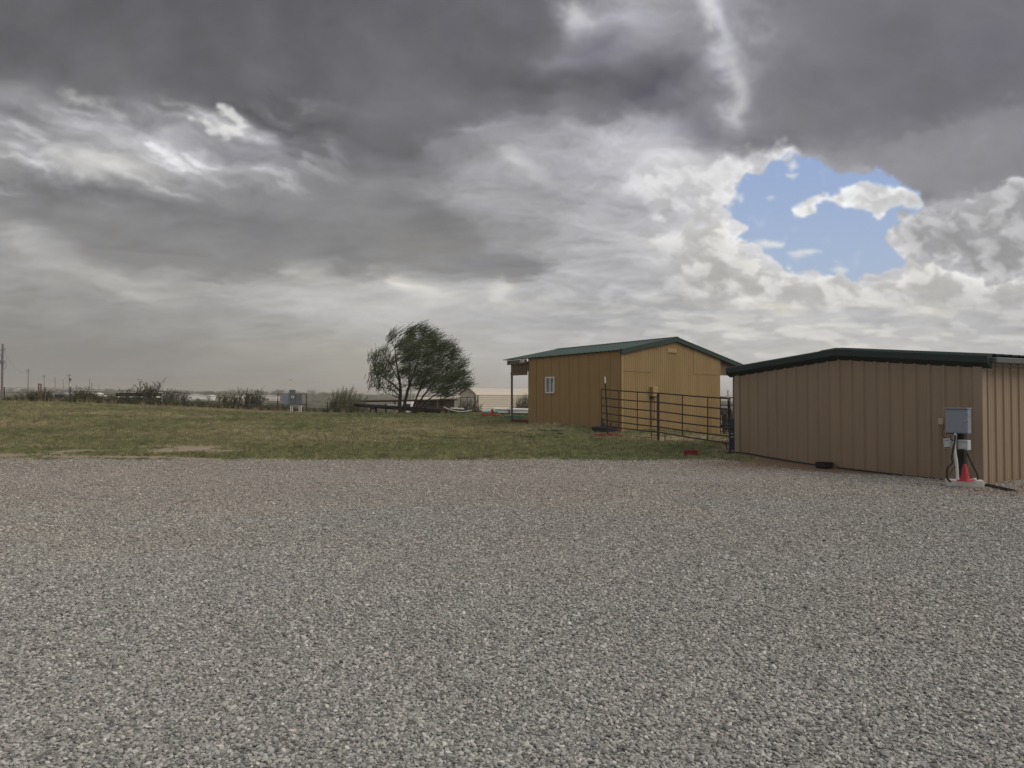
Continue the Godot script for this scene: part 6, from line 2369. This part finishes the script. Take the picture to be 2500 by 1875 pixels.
		if q[4] == 1:
			var mc := P(714.7, 969.3, md - 0.26)
			b = MB.new()
			b.lathe(Transform3D(Basis(Vector3.RIGHT, PI / 2.0), mc), [Vector2(0.055, 0.02), Vector2(0.055, 0.05), Vector2(0.095, 0.05), Vector2(0.1, 0.0)], 20)
			put(b, "meter_ring", M.white, bx)
			b = MB.new()
			b.lathe(Transform3D(Basis(Vector3.RIGHT, PI / 2.0), mc), [Vector2(0.0, 0.06), Vector2(0.04, 0.05), Vector2(0.055, 0.02)], 16)
			put(b, "meter_glass", M.panel_grey2, bx)
	for q in [[709.6, 1], [713.8, 1], [730.4, 1], [735.2, 1], [690.4, 0]]:
		var b := MB.new()
		var at := on_ground(q[0], md - 0.1)
		b.tube([at - Vector3.UP * 0.1, Vector3(at.x, P(q[0], 987.0, md).y, at.z)], [0.034 if q[1] == 1 else 0.022], 8)
		put(b, "conduit", M.pvc if q[1] == 1 else M.steel_dark, mt)

# ------------------------------------------------------------------ far things
func vehicle(called: String, at: Vector3, turn: float, side: Array, glass: Array, wide: float, wheels: Array, r: float, mat: Material, label: String, category: String) -> void:
	var t := thing(called, at, label, category)
	var tr := Transform3D(Basis(Vector3.UP, turn), at)
	var b := MB.new()
	b.prism(poly_of(side), -wide * 0.5, wide * 0.5, tr)
	put(b, "body", mat, t)
	for g in glass:
		for s in [-1.0, 1.0]:
			b = MB.new()
			b.prism(poly_of(g), s * wide * 0.5 - 0.01, s * wide * 0.5 + 0.012, tr)
			put(b, "window", M.glass, t)
	for x in wheels:
		for s in [-1.0, 1.0]:
			b = MB.new()
			b.lathe(tr * Transform3D(Basis(Vector3.RIGHT, PI / 2.0), Vector3(x, r, s * wide * 0.46 - 0.1)), tyre_profile(r, r * 0.6, 0.2), 18, true)
			var w := put(b, "wheel", M.rubber, t)
			b = MB.new()
			b.lathe(tr * Transform3D(Basis(Vector3.RIGHT, PI / 2.0), Vector3(x, r, s * wide * 0.46 - 0.1)), [Vector2(0.0, 0.16), Vector2(r * 0.6, 0.14), Vector2(r * 0.6, 0.06), Vector2(0.0, 0.04)], 14)
			put(b, "rim", M.galv, w)

func build_far() -> void:
	var rng := RandomNumberGenerator.new()
	rng.seed = 33
	var van_at := on_ground(150, 78.0)
	vehicle("van", van_at, -0.2, [-2.2, .35, 2.1, .35, 2.15, .9, 2.0, 1.15, 1.3, 1.85, .9, 1.95, -2.1, 1.95, -2.2, 1.7], [[-1.9, 1.2, -.2, 1.2, -.2, 1.75, -1.9, 1.75], [0, 1.2, 1.6, 1.2, 1.1, 1.75, 0, 1.75]], 1.75, [-1.4, 1.35], .33, M.silver, "silver van parked beyond the wire fence among the brush", "van")
	var car_at := on_ground(222, 69.0)
	vehicle("car", car_at, 0.15, [-2.2, .3, 2.2, .3, 2.2, .75, 1.4, .9, .6, 1.4, -1.0, 1.45, -1.7, .95, -2.2, .9], [[-1.3, .95, -.2, .95, -.2, 1.35, -.9, 1.35], [-.1, .95, 1.0, .95, .5, 1.33, -.1, 1.35]], 1.7, [-1.35, 1.35], .31, M.pvc, "white car parked beyond the wire fence among the brush", "car")
	# green roll-off container
	var gd := 68.0
	var gc := P(326, 985, gd)
	var t := thing("container", Vector3(gc.x, H(gc.x, gc.z), gc.z), "dark green metal container with white stripe behind the brush", "container")
	var w := P(370, 979, gd).x - P(283, 979, gd).x
	var yt := P(326, 958.5, gd).y
	var yb := H(gc.x, gc.z) - 0.2
	var ym := P(326, 967.5, gd).y
	var b := MB.new()
	b.box(Transform3D(Basis(), Vector3(gc.x, (yt + ym) * 0.5, gc.z - 1.0)), Vector3(w, yt - ym, 2.2), 0.03)
	put(b, "upper_body", M.container_green, t)
	b = MB.new()
	b.box(Transform3D(Basis(), Vector3(gc.x - 0.05, (ym + yb) * 0.5 - 0.04, gc.z - 1.03)), Vector3(w - 0.1, ym - yb - 0.08, 2.1), 0.02)
	put(b, "lower_body", M.container_green, t)
	b = MB.new()
	b.box(Transform3D(Basis(), Vector3(gc.x, ym - 0.05, gc.z - 1.0)), Vector3(w + 0.02, 0.1, 2.24))
	put(b, "stripe", M.pvc, t)
	b = MB.new()
	b.box(Transform3D(Basis(), Vector3(gc.x, yt + 0.03, gc.z - 1.0)), Vector3(w + 0.05, 0.06, 2.25), 0.01)
	put(b, "top_rim", M.pvc, t)
	# houses and sheds on the plain
	barn(P(386, 979, 120.0), 4.4, P(386, 958.5, 120.0).y, P(375, 954.5, 120.0).y, 5.0, M.panel_grey_light, M.galv_dull, 0.5, "metal_barn", "pale grey metal barn behind the green container", "barn")
	barn(P(476, 979, 420.0), 5.2, P(476, 966.0, 420.0).y, P(476, 962.0, 420.0).y, 9.0, M.pvc, M.pvc, 0.3, "far_house", "small white gabled house far off beyond the brush", "house")
	barn(P(508, 979, 440.0), 2.2, P(508, 967.0, 440.0).y, P(508, 964.5, 440.0).y, 4.0, M.pvc, M.pvc, -0.3, "far_shed", "tiny white shed far off right of the white gabled house", "shed")
	barn(P(594, 979, 460.0), 4.5, P(594, 966.5, 460.0).y, P(594, 964.0, 460.0).y, 5.0, M.pvc, M.galv_dull, 0.2, "far_warehouse", "shorter pale far warehouse beside the long white one", "building")
	barn(P(639, 979, 460.0), 9.0, P(639, 967.5, 460.0).y, P(639, 964.5, 460.0).y, 6.0, M.pvc, M.pvc, 0.0, "far_warehouse", "longer white far warehouse low on the plain", "building")
	barn(P(560, 979, 330.0), 6.0, P(560, 973.5, 330.0).y, P(560, 970.5, 330.0).y, 6.0, M.beige, M.beige, 0.1, "far_barn", "dull beige far barn in front of the far hill", "barn")
	barn(P(1765, 979, 260.0), 14.0, P(1765, 990.0, 260.0).y, P(1765, 987.5, 260.0).y, 6.0, M.panel_grey_light, M.galv_dull, 0.0, "far_roof", "pale far building seen between the two sheds", "building")
	# utility poles with wires between the first ones
	var heads := []
	for q in [[4.5, 840, 104.0, 2], [68, 900, 175.0, 1], [107, 915, 215.0, 1], [134, 920, 245.0, 0], [154, 926, 300.0, 0], [168.5, 912, 190.0, 1], [218, 923, 265.0, 0], [223, 932, 310.0, 0], [241, 936, 340.0, 0], [373, 930, 290.0, 0], [457, 952, 360.0, 0], [838, 942, 300.0, 0]]:
		var at := on_ground(q[0], q[2])
		at.y -= 0.3
		var top: float = P(q[0], q[1], q[2]).y
		var near: bool = q[3] == 2
		var p := thing("utility_pole", at, ["thin bare utility pole far off " + beside(q[0]), "wooden utility pole with small crossarm beyond the fence", "tall utility pole with transformer and crossarm at the fence corner"][q[3]], "utility pole", "" if near else "far utility poles" if q[3] == 0 else "utility poles with crossarms")
		var b2 := MB.new()
		b2.tube([at, Vector3(at.x, top, at.z)], [0.11, 0.075] if not near else [0.16, 0.12], 8)
		put(b2, "pole", M.pole_wood, p)
		if q[3] > 0:
			b2 = MB.new()
			var ay := P(q[0], 854.5, q[2]).y if near else top - 0.5
			b2.beam(Vector3(at.x - (1.2 if near else 0.5), ay, at.z), Vector3(at.x + (0.35 if near else 0.2), ay, at.z), 0.07, 0.08)
			var arm := put(b2, "crossarm", M.pole_wood, p)
			for s in [-0.6, 0.3]:
				b2 = MB.new()
				b2.lathe(Transform3D(Basis(), Vector3(at.x + s, ay + 0.06, at.z)), [Vector2(0.05, 0), Vector2(0.06, 0.06), Vector2(0.03, 0.14), Vector2(0.0, 0.15)], 8)
				put(b2, "insulator", M.steel_dark, arm)
			heads.append(Vector3(at.x, ay, at.z))
		if near:
			b2 = MB.new()
			b2.lathe(Transform3D(Basis(), P(5.5, 888, q[2] - 0.4)), [Vector2(0.0, 0.0), Vector2(0.24, 0.0), Vector2(0.25, 0.05), Vector2(0.25, 0.45), Vector2(0.2, 0.52), Vector2(0.0, 0.54)], 16)
			put(b2, "transformer", M.panel_grey2, p)
			b2 = MB.new()
			b2.tube(smooth([P(10, 880, q[2]), P(14, 884, q[2]), P(15, 892, q[2]), P(11, 900, q[2]), P(6, 903, q[2])], 4), [0.022], 5)
			put(b2, "drop_wire", M.steel_dark, p)
			b2 = MB.new()
			b2.tube(smooth([P(0, 864, q[2]), P(3, 870, q[2]), P(4, 880, q[2])], 4), [0.03], 5)
			put(b2, "cutout_lead", M.steel_dark, p)
		elif q[0] == 168.5:
			b2 = MB.new()
			b2.lathe(Transform3D(Basis(), Vector3(at.x + 0.3, top - 1.9, at.z)), [Vector2(0.0, 0.0), Vector2(0.22, 0.0), Vector2(0.22, 0.7), Vector2(0.0, 0.75)], 10)
			put(b2, "transformer", M.panel_grey2, p)
	for i in heads.size() - 1:
		b = MB.new()
		var pts := []
		for k in 13:
			var f := k / 12.0
			pts.append(heads[i].lerp(heads[i + 1], f) + Vector3.DOWN * 1.4 * 4.0 * f * (1.0 - f))
		b.tube(pts, [0.012], 4, false)
		whole(b, "power_line", M.steel_dark, heads[i], ["power line from the transformer pole to the next wooden pole", "power line sagging between two crossarm poles beyond the fence", "power line running from crossarm pole to the last near pole"][i], "wire")
	# one small bird against the dust
	var bp := P(709.5, 927.2, 110.0)
	t = thing("bird", bp, "tiny dark bird gliding above the meter boxes", "bird")
	b = MB.new()
	b.tube([bp + Vector3(-0.13, 0, 0), bp + Vector3(-0.06, 0.005, 0), bp + Vector3(0.03, 0.005, 0), bp + Vector3(0.11, 0.015, 0), bp + Vector3(0.15, 0.01, 0)], [0.006, 0.03, 0.035, 0.022, 0.004], 8)
	put(b, "body", M.steel_dark, t)
	for s in [-1.0, 1.0]:
		b = MB.new()
		b.out([bp + Vector3(0.06, 0.01, 0), bp + Vector3(-0.04, 0.01, 0), bp + Vector3(-0.08, 0.06, s * 0.22), bp + Vector3(0.0, 0.05, s * 0.2)], bp - Vector3.UP)
		put(b, "wing", M.steel_dark, t)
	# scattered scrub on the far land reads as one mass
	var form := brush_shape(rng, 0)
	var list := []
	for i in 900:
		var d := pow(rng.randf(), 0.7) * 1100.0 + 90.0
		var x := rng.randf_range(-0.75, 0.75) * d
		var s := rng.randf_range(1.4, 3.2) * (1.0 + d / 900.0)
		if d < 140.0 and x > -5.0:
			continue
		list.append([Transform3D(Basis(Vector3.UP, rng.randf() * TAU).scaled(Vector3(s * 1.4, s * 0.8, s * 1.4)), Vector3(x, H(x, -d) - 0.1, -d)), Color(0.9, 1.0, 0.9)])
	scatter("far_scrub", form[1], list, M.leaf, "scattered dark scrub on the far plain and hills", "scrub")

func barn(at: Vector3, half: float, eave: float, peak: float, deep: float, wall: Material, roof: Material, turn: float, called: String, label: String, category: String) -> void:
	at.y = H(at.x, at.z)
	var t := thing(called, at, label, category)
	var tr := Transform3D(Basis(Vector3.UP, turn), Vector3(at.x, 0, at.z))
	var y0 := minf(at.y, eave - 2.4) - 0.5
	var b := MB.new()
	b.prism(PackedVector2Array([Vector2(-half, y0), Vector2(half, y0), Vector2(half, eave), Vector2(0, peak), Vector2(-half, eave)]), -deep, 0.0, tr)
	put(b, "walls", wall, t)
	b = MB.new()
	var th := (peak - eave) * 0.12 + 0.06
	b.prism(PackedVector2Array([Vector2(-half - 0.2, eave - 0.02), Vector2(0, peak + 0.01), Vector2(half + 0.2, eave - 0.02), Vector2(half + 0.2, eave - 0.02 + th), Vector2(0, peak + th), Vector2(-half - 0.2, eave - 0.02 + th)]), -deep - 0.2, 0.2, tr)
	put(b, "roof", roof, t)
	b = MB.new()
	var dh := (eave - y0) * 0.6
	b.box(tr * Transform3D(Basis(), Vector3(half * 0.3, y0 + dh * 0.5, 0.03)), Vector3(half * 0.35, dh, 0.06))
	put(b, "door", M.carport_trim, t)
	b = MB.new()
	b.box(tr * Transform3D(Basis(), Vector3(-half * 0.45, eave - (eave - y0) * 0.3, 0.03)), Vector3(half * 0.3, (eave - y0) * 0.18, 0.05))
	put(b, "window", M.glass, t)
